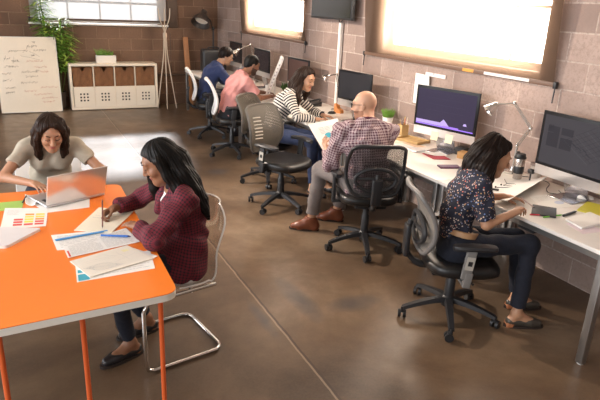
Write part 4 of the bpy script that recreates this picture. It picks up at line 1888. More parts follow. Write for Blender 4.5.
def ui_dock(w, h):
    o = [(rect(.0, .012, .30, .030), ui_v2), (rect(.30, .008, .16, .012), ui_v)]
    o.append(([(.24, .02), (.36, .02), (.30, .075)], ui_v2))
    o.append((rect(0, .0, w, .010), ui_v))
    o.append(([(.50, .05), (.54, .05), (.53, .07), (.51, .07)], ui_v2))
    for k in range(4):
        o.append((rect(.1, .14 + .055 * k, .4, .002), UI_FAINT))
    return o


UI_FAINT = emis('screen_ui_faint', (.06, .05, .085), .7)
monitor('large grey monitor showing a house drawing, nearest the right edge of the photo', (3.43, 2.56, DZ), math.radians(-90), .66, ui_house, H=.47, glass=scr_grey, z0=.105)
monitor('dark purple monitor behind the woman in the floral top, two sticky notes on it', (3.43, 3.96, DZ), math.radians(-74), .65, ui_dock, H=.445, glass=scr_purple)
monitor('dark monitor facing the bald man, left of the small grass pot', (3.38, 5.45, DZ), math.radians(-81), .56, None, H=.40, glass=emis('screen_slate', (.045, .042, .045), .6), z0=.15)
monitor('reddish-dark monitor behind the woman in the striped top', (3.40, 6.93, DZ), math.radians(-86), .56, None, H=.40, glass=scr_warm, z0=.15)
monitor('dark monitor facing the man in the pink shirt', (3.38, 8.16, DZ), math.radians(-90), .60, None, H=.40, glass=emis('screen_dim', (.03, .022, .025), .5), z0=.17)
monitor('dark monitor farthest from the camera, facing the man in the navy shirt', (3.38, 9.32, DZ), math.radians(-90), .56, None, H=.40, glass=emis('screen_dim2', (.025, .018, .018), .5), z0=.19)
for y, x, k in ((4.03, 3.385, 0), (3.86, 3.43, 1)):
    pass


def sticky(label, c, rz, m):
    mb = MB()
    mb.sheet(lambda u, v: ((u - .5) * .076, -.012 * v * v, -v * .076), 4, 4, .001)
    o = mb.build('sticky_note', m, None, 60, loc=c)
    o.rotation_euler = (0, 0, rz)
    tag(o, label, 'note', 'sticky notes on the purple monitor')


for u, lab in ((-.08, 'left cream sticky note on the lower edge of the purple monitor'), (.075, 'right cream sticky note on the lower edge of the purple monitor')):
    a = math.radians(-74)
    c = Vector((3.43, 3.96, 0)) + Vector((math.cos(a), math.sin(a), 0)) * u + Vector((math.sin(a), -math.cos(a), 0)) * .0065
    sticky(lab, (c.x, c.y, DZ + .175), a, mat('sticky_cream', (.88, .84, .60), .8))

# white slab monitor seen edge-on between pink shirt and striped top
pn = empty('display_panel', (3.20, 7.28, DZ), 'thin white display panel seen edge-on, leaning between pink-shirt man and striped-top woman', 'panel', None, math.radians(65.7))
R = rot('X', 21)
mb = MB()
mb.box(R @ Vector((0, 0, .30)) + Vector((0, .10, 0)), (.34, .05, .56), R, .012)
mb.slot(1)
for k in range(9):
    mb.box(R @ Vector((-.1705, .006 * (k % 2), .08 + .05 * k)) + Vector((0, .10, 0)), (.002, .014, .022), R)
mb.build('slab', [WPLAS, mat('port_grey', (.35, .33, .33), .5)], pn)
mb = MB()
mb.box((0, .08, .006), (.26, .20, .012), bev=.004)
mb.tube([(0, -.01, .012), (0, -.02, .24)], .012)
mb.build('stand', WPLAS, pn)

# ------------------------------------------------------------------ lamps
def desk_lamp(label, base, pts, head_dir, hm, am, hr=.06, head=True):
    root = empty('desk_lamp', base, label, 'lamp', 'desk lamps')
    b = Vector(base)
    P = [Vector(p) - b for p in pts]
    mb = MB()
    mb.lathe([(.075, 0), (.078, .006), (.07, .016), (.02, .022), (.012, .05)], n=24)
    mb.build('base', hm, root)
    for i in range(len(P) - 1):
        mb = MB()
        d = (P[i + 1] - P[i]).normalized()
        sd = d.cross(Vector((0, 0, 1)))
        sd = sd.normalized() if sd.length > .05 else Vector((0, 1, 0))
        if i == 0 and len(P) > 2:
            mb.tube([P[i], P[i + 1]], .008, 8)
        else:
            for s in (-1, 1):
                mb.tube([P[i] + sd * .012 * s, P[i + 1] + sd * .012 * s], .0045, 6)
        mb.build('arm', am, root)
        mb = MB()
        mb.ball(P[i + 1], .018, n=12)
        mb.build('joint', hm, root)
    d = Vector(head_dir).normalized()
    Q = d.to_track_quat('Z', 'Y').to_matrix()
    mb = MB()
    k = hr / .06
    mb.lathe([(.014 * k, -.035 * k), (.026 * k, -.03 * k), (.032 * k, 0), (.05 * k, .03 * k), (.06 * k, .065 * k), (.057 * k, .065 * k), (.047 * k, .03 * k), (.028 * k, .002)], P[-1] + d * .03 * k, n=24, R=Q)
    hd = mb.build('lamp_shade', hm, root)
    mb = MB()
    mb.ball(P[-1] + d * .055 * k, .022 * k, n=12)
    mb.build('bulb', WPLAS, hd)


desk_lamp('chrome jointed desk lamp between the purple monitor and the grey monitor', (3.56, 3.22, DZ), [(3.56, 3.22, DZ + .02), (3.56, 3.21, .96), (3.55, 3.10, 1.12), (3.52, 3.27, 1.29), (3.42, 3.36, 1.27)], (-.55, .25, -.55), CHROME, GREYLEG, .055)
desk_lamp('small chrome desk lamp on the white pole under the television', (3.56, 6.12, DZ), [(3.56, 6.12, DZ + .02), (3.57, 6.13, 1.0), (3.52, 6.11, 1.17), (3.43, 6.13, 1.16)], (-.8, .2, -.5), CHROME, BLACKP, .05)
desk_lamp('chrome desk lamp beyond the man in the pink shirt, by the far screens', (3.5, 8.78, DZ), [(3.5, 8.78, DZ + .02), (3.5, 8.74, 1.05), (3.40, 8.70, 1.33), (3.22, 8.75, 1.24)], (-.7, .2, -.6), CHROME, CHROME, .06)

# big floor lamp in the corner
fl = empty('floor_lamp', (3.50, 10.92, 0), 'big black floor lamp with a bell shade in the far corner', 'lamp')
mb = MB()
mb.lathe([(.17, 0), (.17, .02), (.05, .035), (.018, .05)], n=28)
mb.build('base', BLACKP, fl)
mb = MB()
mb.tube([(0, 0, .03), (0, 0, 1.50)], .015)
mb.build('pole', BLACKP, fl)
mb = MB()
mb.tube([(0, 0, 1.42), (-.06, -.02, 1.60), (-.20, -.06, 1.74)], .012)
mb.ball((0, 0, 1.46), .03)
mb.build('arm', BLACKP, fl)
d = Vector((-.42, -.45, -.80)).normalized()
Q = d.to_track_quat('Z', 'Y').to_matrix()
mb = MB()
mb.lathe([(.03, -.10), (.055, -.095), (.06, -.02), (.10, .03), (.155, .10), (.18, .19), (.176, .19), (.15, .10), (.09, .035), (.03, .01)], (-.22, -.07, 1.70), n=32, R=Q)
hd = mb.build('lamp_shade', mat('shade_dark', (.045, .035, .03), .4), fl)
mb = MB()
mb.lathe([(.01, .10), (.12, .105), (.125, .11), (.01, .112)], (-.22, -.07, 1.70), n=24, R=Q)
mb.build('diffuser', mat('diffuser', (.85, .78, .66), .5), hd)

bc = empty('equipment_case', (3.30, 10.30, DZ), 'black rounded equipment case on the far desk end behind the navy shirt', 'case')
mb = MB()
mb.box((0, 0, .20), (.46, .22, .40), bev=.05)
mb.build('body', BLACKP, bc)
mb = MB()
mb.tube(bez([(-.1, 0, .395), (-.08, 0, .43), (.08, 0, .43), (.1, 0, .395)], 5), .01, 8)
mb.build('handle', CHARC, bc)
bp_ = empty('plank', (3.0, 10.80, 0), 'tall brown wooden board leaning on the back wall left of the floor lamp', 'board')
R = rot('X', -14)
mb = MB()
mb.box(R @ Vector((0, 0, .665)) + Vector((0, 0, .004)), (.10, .035, 1.30), R, .005)
mb.build('board', mat('board_brown', (.36, .155, .06), .5, var=.25, vscale=6), bp_)

# ------------------------------------------------------------------ orange table
TZ = .74
tb = empty('table', (-.40, 3.03, 0), 'large orange-topped work table with cream edge at the left', 'table')
TC = [Vector((.54, 2.205)), Vector((.56, 3.86)), Vector((-1.45, 3.95)), Vector((-1.45, 2.09))]


def rounded(poly, r, n=6):
    out = []
    m = len(poly)
    for i in range(m):
        p, a, b = poly[i], poly[i - 1], poly[(i + 1) % m]
        da, db = (a - p).normalized(), (b - p).normalized()
        s, e = p + da * r, p + db * r
        for k in range(n + 1):
            t = k / n
            out.append(s * (1 - t) ** 2 + p * 2 * t * (1 - t) + e * t * t)
    return out


poly = [(p.x + .40, p.y - 3.03) for p in rounded(TC, .07)]
mb = MB()
mb.prism(poly, (0, 0, TZ - .003), (1, 0, 0), (0, 1, 0), (0, 0, 1), .003)
mb.build('table_top', ORANGE, tb)
mb = MB()
mb.prism(poly, (0, 0, TZ - .035), (1, 0, 0), (0, 1, 0), (0, 0, 1), .0318)
mb.build('edge_band', EDGE, tb)
for x, y in ((.475, 2.285), (.142, 2.275), (-.17, 2.22), (.48, 3.78), (-1.38, 2.17), (-1.38, 3.86)):
    mb = MB()
    mb.cyl((x + .40, y - 3.03, 0), (x + .40, y - 3.03, TZ - .035), .0115)
    mb.build('leg', ORMET, tb)

# laptop
lp = empty('laptop', (.2, 3.56, TZ + .003), 'open silver laptop on the orange table in front of the woman in the beige top', 'laptop')
hu = Vector((.93, .37, 0)).normalized()
hn_ = Vector((-.37, .93, 0)).normalized()
o_ = Vector((.255, 3.56, TZ + .003)) - Vector(lp.location)
FR = Matrix((hu, hn_, (0, 0, 1))).transposed()
mb = MB()
mb.box(o_ + hn_ * .128 + Vector((0, 0, .009)), (.38, .255, .014), FR, .005)
mb.build('base', ALU, lp)
mb = MB()
for i in range(12):
    for j in range(5):
        mb.box(o_ + hu * (-.152 + .0277 * i) + hn_ * (.03 + .021 * j) + Vector((0, 0, .0165)), (.022, .017, .002), FR)
mb.build('keyboard', BLACKP, lp)
th = math.radians(17)
LR = FR @ rot('X', math.degrees(th))
mb = MB()
lid_d = LR @ Vector((0, 0, 1))
mb.box(o_ + Vector((0, 0, .018)) + lid_d * .101, (.38, .009, .20), LR, .004)
mb.build('lid', mat('laptop_silver', (.78, .74, .72), .28, .75), lp)
mb = MB()
mb.box(o_ + Vector((0, 0, .018)) + lid_d * .102 + (LR @ Vector((0, .0052, 0))), (.36, .001, .178), LR)
mb.build('screen', emis('laptop_glow', (.6, .62, .7), .6), lp)

# papers on the table
rn = random.Random(21)
Z0 = TZ
paper('green sheet of paper at the left edge of the orange table', [(-.26, 3.70), (-.037, 3.70), (-.051, 3.552), (-.27, 3.53)], Z0, mat('paper_green', (.36, .55, .12), .7))
paper('white sheet under the laptop', [(-.02, 3.70), (.335, 3.60), (.315, 3.44), (.075, 3.425)], Z0, th=.0008, group=None)
paper('white sheet with a curved edge left of the laptop, under a black pen', [(-.03, 3.785), (.07, 3.79), (.02, 3.56), (-.03, 3.60)], Z0 + .001, curl=.012)
mk = []
for k, (x, mlist) in enumerate(((.26, (0, 0, 0)), (.50, (2, 1, 1, 1, 0)), (.74, (1, 1, 2, 0, 0)))):
    n = len(mlist)
    for j, c in enumerate(mlist):
        y = .10 + .125 * (n - 1 - j)
        mk.append((c, rect(x, y, .20, .085)))
mk += [(3, q) for _, q in text_lines(.08, .62, .35, .9, 5, 3, .2, rn)]
paper('white sheet of red and yellow colour swatches on the orange table', [(-.142, 3.583), (.088, 3.503), (.06, 3.203), (-.165, 3.237)], Z0 + .001, marks=mk, mark_mats=[RED, YEL, ORG, INKL], name='swatch_sheet')
tbk = empty('notebook', (-.10, 3.10, TZ), 'closed pale grey notebook at the front left of the orange table', 'notebook')
c4 = [Vector(q) for q in ((-.24, 3.27), (.036, 3.15), (-.132, 2.955), (-.40, 3.05))]
mb = MB()
pl = [(p.x + .10, p.y - 3.10) for p in rounded(c4, .018, 4)]
mb.prism(pl, (0, 0, .0), (1, 0, 0), (0, 1, 0), (0, 0, 1), .012)
mb.build('pages', PAPER, tbk)
mb = MB()
mb.prism(pl, (0, 0, .0122), (1, 0, 0), (0, 1, 0), (0, 0, 1), .0025)
mb.build('cover', mat('cover_pale', (.76, .72, .72), .35), tbk)
mk = text_lines(.08, .1, .92, .9, 9, 0, .25, rn)
paper('white printed sheet farthest from the camera among the loose papers, under the blue ruler', [(.077, 3.06), (.375, 3.041), (.387, 2.80), (.091, 2.847)], Z0, marks=mk, mark_mats=[INKL])
mk = text_lines(.06, .08, .50, .92, 12, 0, .3, rn) + text_lines(.54, .08, .94, .92, 12, 0, .3, rn) + [(1, rect(.02, .05, .025, .5))]
paper('white two-column printed sheet under the blue pen on the orange table', [(.122, 2.875), (.458, 3.027), (.492, 2.807), (.133, 2.73)], Z0 + .002, marks=mk, mark_mats=[INKL, RED], name='printed_sheet')
mk = [(0, rect(.02, .03, .14, .3)), (0, rect(.02, .40, .10, .15))] + text_lines(.3, .1, .95, .9, 8, 1, .2, rn)
paper('white sheet with a teal patch, nearest the camera on the orange table', [(.159, 2.672), (.518, 2.686), (.496, 2.472), (.146, 2.454)], Z0, marks=mk, mark_mats=[TEAL, INKL])
paper('white sheet poking out to the right under the cream drawing sheet', [(.43, 2.765), (.539, 2.60), (.46, 2.555), (.33, 2.73)], Z0 + .001)
mk = []
for k in range(5):
    a = [(.30 + .16 * math.cos(t * .7 + k) * (1 + .2 * k % 2), .30 + .17 * math.sin(t * .7 + k * .6)) for t in range(9)]
    for p, q in zip(a, a[1:]):
        mk.append((0, seg(p, q, .006)))
for p, q in (((.15, .75), (.85, .60)), ((.15, .65), (.6, .58)), ((.5, .35), (.9, .5)), ((.5, .85), (.62, .62)), ((.70, .80), (.72, .30))):
    mk.append((0, seg(p, q, .004)))
mk.append((1, rect(.80, .70, .10, .12)))
paper('cream drawing sheet with a pencil sketch on the orange table', [(.137, 2.68), (.42, 2.777), (.515, 2.573), (.204, 2.474)], Z0 + .003, mat('paper_cream', (.80, .74, .64), .8), th=.004, marks=mk, mark_mats=[INKL, mat('print_pale_yellow', (.85, .78, .45), .7)], name='drawing_sheet')
mk = text_lines(.12, .5, .7, .9, 4, 0, .12, rn)
paper('cream writing pad under the hands of the woman in the plaid shirt', [(.366, 3.405), (.545, 3.27), (.376, 2.979), (.193, 3.077)], Z0 + .003, mat('paper_manila', (.86, .79, .63), .8), th=.004, marks=mk, mark_mats=[INKL], name='writing_pad', cat='notepad')
ruler = MB()
ra, rb_ = Vector((.105, 2.972, 0)), Vector((.345, 3.01, 0))
d = (rb_ - ra).normalized()
ruler.box((0, 0, .0015), (.27, .018, .003), rot('Z', math.degrees(math.atan2(d.y, d.x))))
o = ruler.build('ruler', mat('ruler_blue', (.06, .33, .72), .3), None, 0, loc=((ra.x + rb_.x) / 2, (ra.y + rb_.y) / 2, Z0 + .0045))
tag(o, 'bright blue ruler lying across the white papers', 'ruler')
pen('dark blue pen on the two-column printed sheet', (.315, 2.943, Z0 + .012), (.458, 2.875, Z0 + .012), .0055, BLUE, tipm=mat('pen_navy', (.01, .03, .18), .35))
pen('black pen beside the laptop by the green sheet', (-.045, 3.63, Z0 + .010), (-.02, 3.76, Z0 + .010), .005, INKD)
pen('dark pencil in the writing hand of the woman in the plaid shirt', (.352, 3.085, .900), (.338, 3.052, Z0 + .0075), .0042, mat('pencil_brown', (.16, .05, .03), .5), name='pencil', tipm=INKD, cat='pencil')

# ------------------------------------------------------------------ things on the right desks
D0 = DZ
# near desk
mg = empty('travel_mug', (3.45, 3.06, D0), 'steel travel mug with black grip and lid beside the chrome lamp', 'mug')
mb = MB()
mb.lathe([(.030, 0), (.033, .004), (.040, .165), (.038, .17)], n=28)
mb.build('body', mat('mug_steel', (.55, .50, .46), .25, .9), mg)
mb = MB()
mb.lathe([(.0352, .05), (.0372, .052), (.0398, .105), (.0385, .108)], n=28)
mb.build('grip', BLACKP, mg)
mb = MB()
mb.lathe([(.041, .168), (.045, .172), (.045, .182), (.039, .188), (.037, .205), (.030, .208)], n=28)
mb.box((-.0, .03, .212), (.02, .02, .01), bev=.003)
mb.build('lid', BLACKP, mg)
tg = empty('cardboard_canister', (3.55, 2.98, D0), 'beige canister behind the steel travel mug', 'canister')
mb = MB()
mb.lathe([(.045, 0), (.045, .13), (.042, .133)], n=24)
mb.build('tub', mat('canister', (.62, .52, .44), .6), tg)
mb = MB()
mb.lathe([(.047, .125), (.047, .145), (.01, .148)], n=24)
mb.build('lid', mat('canister_lid', (.30, .22, .19), .5), tg)
# curled sketch sheet held by the woman
mb = MB()
A, B_, C_, D_ = Vector((3.0, 3.02, 0)), Vector((3.40, 3.15, 0)), Vector((3.60, 2.90, 0)), Vector((2.83, 2.555, 0))


def curlfn(u, v):
    p = A.lerp(B_, u).lerp(D_.lerp(C_, u), v)
    lift = .05 * max(0, v - .35) ** 1.5 / .65 ** 1.5
    return p + Vector((-.02 * lift, 0, lift + .0025)) - Vector((3.2, 2.9, 0))


mb.sheet(curlfn, 12, 14, .0015)
o = mb.build('plan_sheet', PAPER, None, 60, loc=(3.2, 2.9, D0))
tag(o, 'large white plan sheet with a lifted edge before the floral-top woman', 'paper')
mb = MB()
for (x0, y0, x1, y1) in ((.1, .1, .9, .1), (.1, .1, .1, .8), (.2, .3, .8, .3), (.5, .1, .5, .6), (.2, .45, .45, .75), (.6, .4, .85, .8), (.3, .6, .8, .6)):
    pts = [curlfn(x0 + (x1 - x0) * t / 8, y0 + (y1 - y0) * t / 8) + Vector((0, 0, .0006)) for t in range(9)]
    mb.tube(pts, .0009, 4)
mb.build('plan_lines', INKL, o)
mb = MB()
mb.tube(bez([(3.34, 3.08, D0 + .004), (3.26, 2.98, D0 + .005), (3.20, 2.95, D0 + .006), (3.27, 2.90, D0 + .011), (3.18, 2.89, D0 + .012), (3.10, 2.93, D0 + .008)], 8), .0022, 6)
mb.tube(bez([(3.26, 2.98, D0 + .006), (3.30, 2.94, D0 + .01), (3.27, 2.90, D0 + .012)], 6), .0022, 6)
for p in ((3.10, 2.93, D0 + .011), (3.19, 2.965, D0 + .009)):
    mb.ball(p, .007, n=10)
o = mb.build('earphones', BLACKP)
tag(o, 'thin black earphones tangled on the plan sheet by the travel mug', 'earphones')
o = MB().box((0, 0, .006), (.025, .06, .011), rot('Z', 40), .003).build('memory_stick', BLACKP, None, loc=(3.03, 2.87, D0 + .012))
tag(o, 'small black memory stick on the plan sheet near the woman in the floral top', 'usb stick')
mb = MB()
mb.tube(bez([(3.52, 3.12, D0 + .004), (3.62, 3.02, D0 + .004), (3.60, 2.88, D0 + .004), (3.46, 2.78, D0 + .004), (3.40, 2.70, D0 + .004), (3.47, 2.66, D0 + .004), (3.52, 2.72, D0 + .004)], 8), .003, 6)
tag(mb.build('cable', BLACKP), 'black cable looping behind the plan sheet below the grey monitor', 'cable')
rn = random.Random(31)
mk = text_lines(.1, .55, .6, .9, 5, 0, .2, rn) + [(1, [(.55 + .12 * math.cos(t * .5), .35 + .12 * math.sin(t * .5)) for t in range(13)])]
paper('white sheet with a small chart under the grey monitor', [(3.20, 2.70), (3.49, 2.68), (3.42, 2.42), (3.06, 2.45)], D0, marks=mk, mark_mats=[INKL, mat('print_pale_blue', (.62, .66, .78), .7)])
nb = empty('notebook', (3.03, 2.42, D0), 'thin black notebook under the red pen at the front of the near desk', 'notebook')
mb = MB()
mb.box((0, 0, .006), (.15, .20, .010), rot('Z', -50), .003)
mb.build('cover', CHARC, nb)
pen('red pen on the front edge of the near desk', (2.885, 2.405, D0 + .006), (3.00, 2.345, D0 + .006), .0045, mat('pen_red', (.70, .05, .08), .4))
pen('bright green pen on the front edge of the near desk', (2.93, 2.335, D0 + .006), (3.09, 2.325, D0 + .006), .005, mat('pen_green', (.16, .50, .05), .4))
pen('thick black marker beside the white notepad on the near desk', (3.075, 2.305, D0 + .009), (3.235, 2.335, D0 + .009), .0085, BLACKP, name='marker', cat='marker')
paper('pink-tinted sheet at the front edge of the near desk', [(2.99, 2.215), (3.10, 2.21), (3.12, 2.03), (2.94, 2.05)], D0, mat('paper_pink', (.80, .68, .72), .8))
wn = empty('notepad', (3.16, 2.2, D0), 'white spiral notepad on the near desk next to the black marker', 'notepad')
mb = MB()
c4 = [Vector((3.03, 2.255)), Vector((3.30, 2.285)), Vector((3.28, 2.11)), Vector((2.99, 2.10))]
mb.prism([(p.x - 3.16, p.y - 2.2) for p in rounded(c4, .008, 3)], (0, 0, .003), (1, 0, 0), (0, 1, 0), (0, 0, 1), .012)
mb.build('pages', PAPER, wn)
yf = empty('folder', (3.42, 2.29, D0), 'yellow-green folder under the grey monitor at the right edge', 'folder')
mb = MB()
c4 = [Vector((3.27, 2.36)), Vector((3.50, 2.46)), Vector((3.60, 2.18)), Vector((3.36, 2.10))]
mb.prism([(p.x - 3.42, p.y - 2.29) for p in rounded(c4, .01, 3)], (0, 0, .001), (1, 0, 0), (0, 1, 0), (0, 0, 1), .006)
mb.build('cover', mat('folder_yellow', (.62, .56, .06), .5), yf)


def mouse(label, x, y, rz, m, z=D0):
    root = empty('computer_mouse', (x, y, z), label, 'mouse', None, rz)
    bm = bmesh.new()
    bmesh.ops.create_uvsphere(bm, u_segments=24, v_segments=14, radius=1)
    bmesh.ops.scale(bm, vec=(.031, .056, .026), verts=bm.verts)
    for v in bm.verts:
        v.co.z = max(v.co.z, -.004) + .005
    MB().bm(bm).build('shell', m, root, 70)
    MB().box((0, .03, .0285), (.004, .012, .006), bev=.002).build('scroll_wheel', CHARC, root)


mouse('white mouse in front of the grey monitor foot', 3.53, 2.50, .9, WPLAS, D0 + .009)
wc = empty('webcam', (3.46, 2.945, D0), 'small black clip device beside the left edge of the grey monitor', 'webcam')
mb = MB()
mb.lathe([(.03, 0), (.03, .006), (.006, .01), (.006, .08)], n=14)
mb.build('stem', BLACKP, wc)
mb = MB()
mb.box((0, 0, .095), (.035, .05, .035), bev=.01)
mb.build('head', BLACKP, wc)

# desk with the purple monitor
ph = empty('phone_case', (3.15, 3.51, D0), 'dark purple phone case lying on the desk edge behind the floral-top woman', 'phone')
mb = MB()
mb.box((0, 0, .006), (.09, .18, .013), rot('Z', -108), .005)
mb.build('case', mat('case_purple', (.09, .02, .06), .4), ph)
mb = MB()
mb.box((0, 0, .0128), (.066, .15, .001), rot('Z', -108))
mb.build('screen', mat('case_screen', (.13, .045, .10), .3), ph)
rf = empty('folder', (3.24, 3.83, D0), 'red folder half under papers below the purple monitor', 'folder')
mb = MB()
c4 = [Vector((3.22, 3.96)), Vector((3.37, 3.90)), Vector((3.33, 3.70)), Vector((3.19, 3.76))]
mb.prism([(p.x - 3.24, p.y - 3.83) for p in rounded(c4, .006, 3)], (0, 0, .0005), (1, 0, 0), (0, 1, 0), (0, 0, 1), .005)
mb.build('cover', mat('folder_red', (.42, .04, .06), .5), rf)
paper('white sheet lying on the red folder', [(3.20, 4.00), (3.40, 3.93), (3.38, 3.80), (3.24, 3.85)], D0 + .006, curl=.008)
kb = empty('keyboard', (3.22, 4.16, D0), 'slim pale keyboard below the purple monitor', 'keyboard')
KR = rot('Z', 8)
mb = MB()
mb.box((0, 0, .006), (.115, .30, .010), KR, .003)
mb.build('case', ALU, kb)
mb = MB()
for i in range(5):
    for j in range(13):
        mb.box(KR @ Vector((-.043 + .0215 * i, -.135 + .0225 * j, .0118)), (.018, .019, .002), KR)
mb.build('keys', WPLAS, kb)
paper('white sheet between the keyboard and the red folder', [(3.28, 4.14), (3.46, 4.08), (3.40, 3.94), (3.24, 4.00)], D0 + .0005)
paper('buff sheet under the tan tray edge below the purple monitor', [(3.30, 4.40), (3.40, 4.38), (3.42, 4.16), (3.31, 4.19)], D0, mat('paper_buff', (.72, .52, .36), .8))
bx_ = empty('wooden_box', (3.50, 3.70, D0), 'small tan wooden box right of the sticky notes', 'box')
mb = MB()
mb.box((0, 0, .025), (.10, .13, .05), rot('Z', 20), .004)
mb.build('box_body', mat('tan_wood', (.52, .30, .12), .5, var=.2, vscale=15), bx_)
mb = MB()
mb.box((0, 0, .053), (.104, .134, .006), rot('Z', 20), .002)
mb.build('lid', mat('tan_wood', (.52, .30, .12)), bx_)
ch_ = empty('phone_dock', (3.56, 3.83, D0), 'small dark dock behind the tan box under the purple monitor', 'dock')
mb = MB()
mb.box((0, 0, .035), (.09, .10, .07), rot('Z', 15), .01)
mb.build('dock_body', CHARC, ch_)
tr_ = empty('desk_tray', (3.44, 4.40, D0), 'tan tray below the left edge of the purple monitor', 'tray')
mb = MB()
mb.box((0, 0, .006), (.20, .28, .008), rot('Z', 14), .003)
for s in (-1, 1):
    mb.box(rot('Z', 14) @ Vector((s * .097, 0, .016)), (.006, .28, .022), rot('Z', 14))
    mb.box(rot('Z', 14) @ Vector((0, s * .137, .016)), (.19, .006, .022), rot('Z', 14))
mb.build('tray_body', mat('tray_tan', (.50, .33, .14), .55, var=.2), tr_)
paper('sheet of paper left of the keyboard below the purple monitor', [(3.22, 4.62), (3.40, 4.58), (3.36, 4.36), (3.17, 4.40)], D0, mat('paper_warm', (.80, .70, .58), .8), curl=.006)
pb = empty('pencil_box', (3.52, 4.68, D0), 'wooden pencil box full of pencils left of the purple monitor', 'pencil box')
mb = MB()
for s in (-1, 1):
    mb.box((s * .038, 0, .055), (.006, .082, .11))
    mb.box((0, s * .038, .055), (.07, .006, .11))
mb.box((0, 0, .003), (.07, .07, .006))
mb.build('box_body', mat('tray_tan', (.50, .33, .14)), pb)
rn = random.Random(6)
pcs = ['brown', 'red', 'pale', 'tan', 'grey', 'ochre']
pcol = [(.30, .14, .06), (.5, .08, .05), (.72, .62, .5), (.55, .36, .18), (.35, .33, .32), (.62, .42, .08)]
for k in range(6):
    x, y = -.018 + .018 * (k % 3), -.014 + .026 * (k // 3)
    pen('%s pencil standing in the wooden pencil box' % pcs[k], (3.52 + x + rn.uniform(-.006, .006), 4.68 + y, D0 + .008), (3.52 + x * 1.6, 4.68 + y * 1.7, D0 + .165 + .012 * (k % 3)), .0038, mat('pencil_' + pcs[k], pcol[k], .5), name='pencil', cat='pencil')

gp = empty('grass_pot', (3.56, 5.02, D0), 'small white pot of green grass on the desk behind the bald man', 'plant')
mb = MB()
mb.lathe([(.042, 0), (.046, .003), (.058, .115), (.060, .122), (.054, .122), (.050, .105), (.005, .105)], n=26)
mb.build('pot', mat('pot_white', (.82, .79, .75), .4), gp)
mb = MB()
for k in range(260):
    a, r_ = rn.uniform(0, 2 * PI), .046 * math.sqrt(rn.random())
    b0 = Vector((r_ * math.cos(a), r_ * math.sin(a), .105))
    t = Vector((b0.x * rn.uniform(.4, 1.2), b0.y * rn.uniform(.4, 1.2), rn.uniform(.06, .11)))
    mb.tube([b0, b0 + t * .5 + Vector((0, 0, .008)), b0 + t], [.0018, .0018, .0004], 4)
mb.build('grass', mat('grass', (.17, .34, .05), .5, var=.4), gp)
ws = MB()
ws.sheet(lambda u, v: (-.003 - .02 * v * v * (1 - u), (u - .5) * .24, (v - .5) * .30), 4, 8, .002)
o = ws.build('wall_paper_sheet', PAPER, None, 50, loc=(XW - .012, 4.63, 1.20))
tag(o, 'white sheet pinned on the wall behind the left edge of the purple monitor', 'paper')
mb = MB()
mb.box((0, 0, 0), (.012, .30, .035), bev=.003)
mb.tube([(-.01, .02, 0), (-.02, .02, .02)], .004)
o = mb.build('note_rail', WPLAS, None, loc=(XW - .008, 4.45, 1.36))
tag(o, 'small white rail on the wall above the purple monitor', 'rail')

# desk of the bald man / striped top
og = empty('tape_dispenser', (3.46, 5.98, D0), 'small orange desk block under the monitor beside the white pole', 'desk organiser')
mb = MB()
mb.prism([(-.05, 0), (.06, 0), (.055, .035), (.0, .06), (-.02, .11), (-.05, .11)], (0, -.03, 0), (.3, -.95, 0), (0, 0, 1), (.95, .3, 0), .06)
mb.build('block', mat('block_orange', (.60, .24, .07), .5), og, 20)
mouse('black mouse on the desk between the striped-top woman and the bald man', 3.38, 5.93, 1.6, BLACKP)
tp = empty('desk_phone', (3.40, 6.50, D0), 'black desk phone beside the striped-top woman at the foot of the white pole', 'phone')
mb = MB()
mb.prism([(-.10, 0), (.10, 0), (.10, .055), (-.10, .02)], (0, -.09, 0), (1, 0, 0), (0, 0, 1), (0, 1, 0), .18)
mb.build('phone_base', BLACKP, tp)
mb = MB()
mb.tube(bez([(-.09, -.06, .04), (-.07, -.06, .062), (.07, -.06, .085), (.09, -.06, .072)], 5), [.02] + [.012] * 14 + [.02], 8)
mb.build('handset', BLACKP, tp)
paper('white sheets on the desk between the striped-top woman and the monitor', [(3.10, 6.42), (3.32, 6.36), (3.28, 6.10), (3.06, 6.16)], D0, curl=.006)
paper('grey-white sheet on the desk in front of the bald man', [(3.02, 5.72), (3.30, 5.70), (3.30, 5.42), (3.02, 5.44)], D0, mat('paper_greyish', (.66, .62, .58), .8))
paper('white sheet at the corner of the desk beyond the bald man', [(3.35, 5.26), (3.58, 5.22), (3.56, 4.92), (3.33, 4.96)], D0)
# far desks
paper('open white document on the desk before the man in the pink shirt', [(2.98, 7.62), (3.24, 7.60), (3.24, 7.30), (2.98, 7.32)], D0, curl=.008, marks=text_lines(.1, .1, .9, .9, 8, 0, .3), mark_mats=[INKL])
paper('white document on the desk before the man in the navy shirt', [(2.95, 8.55), (3.2, 8.53), (3.2, 8.25), (2.95, 8.27)], D0, curl=.008)
cp = empty('cup', (3.30, 7.72, D0), 'white cup on the desk beyond the pink-shirt man', 'cup')
mb = MB()
mb.lathe([(.032, 0), (.036, .004), (.042, .10), (.039, .10), (.034, .008), (.004, .006)], n=22)
mb.build('cup_body', WPLAS, cp)
mb = MB()
mb.tube(bez([(.04, 0, .08), (.068, 0, .07), (.065, 0, .035), (.037, 0, .025)], 5), .006, 8)
mb.build('handle', WPLAS, cp)
sp = empty('small_plant', (3.46, 7.45, D0), 'tiny dark green plant in front of the reddish monitor', 'plant')
mb = MB()
mb.lathe([(.03, 0), (.04, .06), (.035, .06), (.004, .05)], n=18)
mb.build('pot', BLACKP, sp)
mb = MB()
for k in range(60):
    a = rn.uniform(0, 2 * PI)
    b0 = Vector((.02 * math.cos(a), .02 * math.sin(a), .05))
    t = Vector((math.cos(a) * .05, math.sin(a) * .05, rn.uniform(.05, .14)))
    mb.tube([b0, b0 + t * .5, b0 + t], [.003, .008, .001], 5)
mb.build('leaves', mat('leaf_dark', (.05, .14, .03), .5), sp)
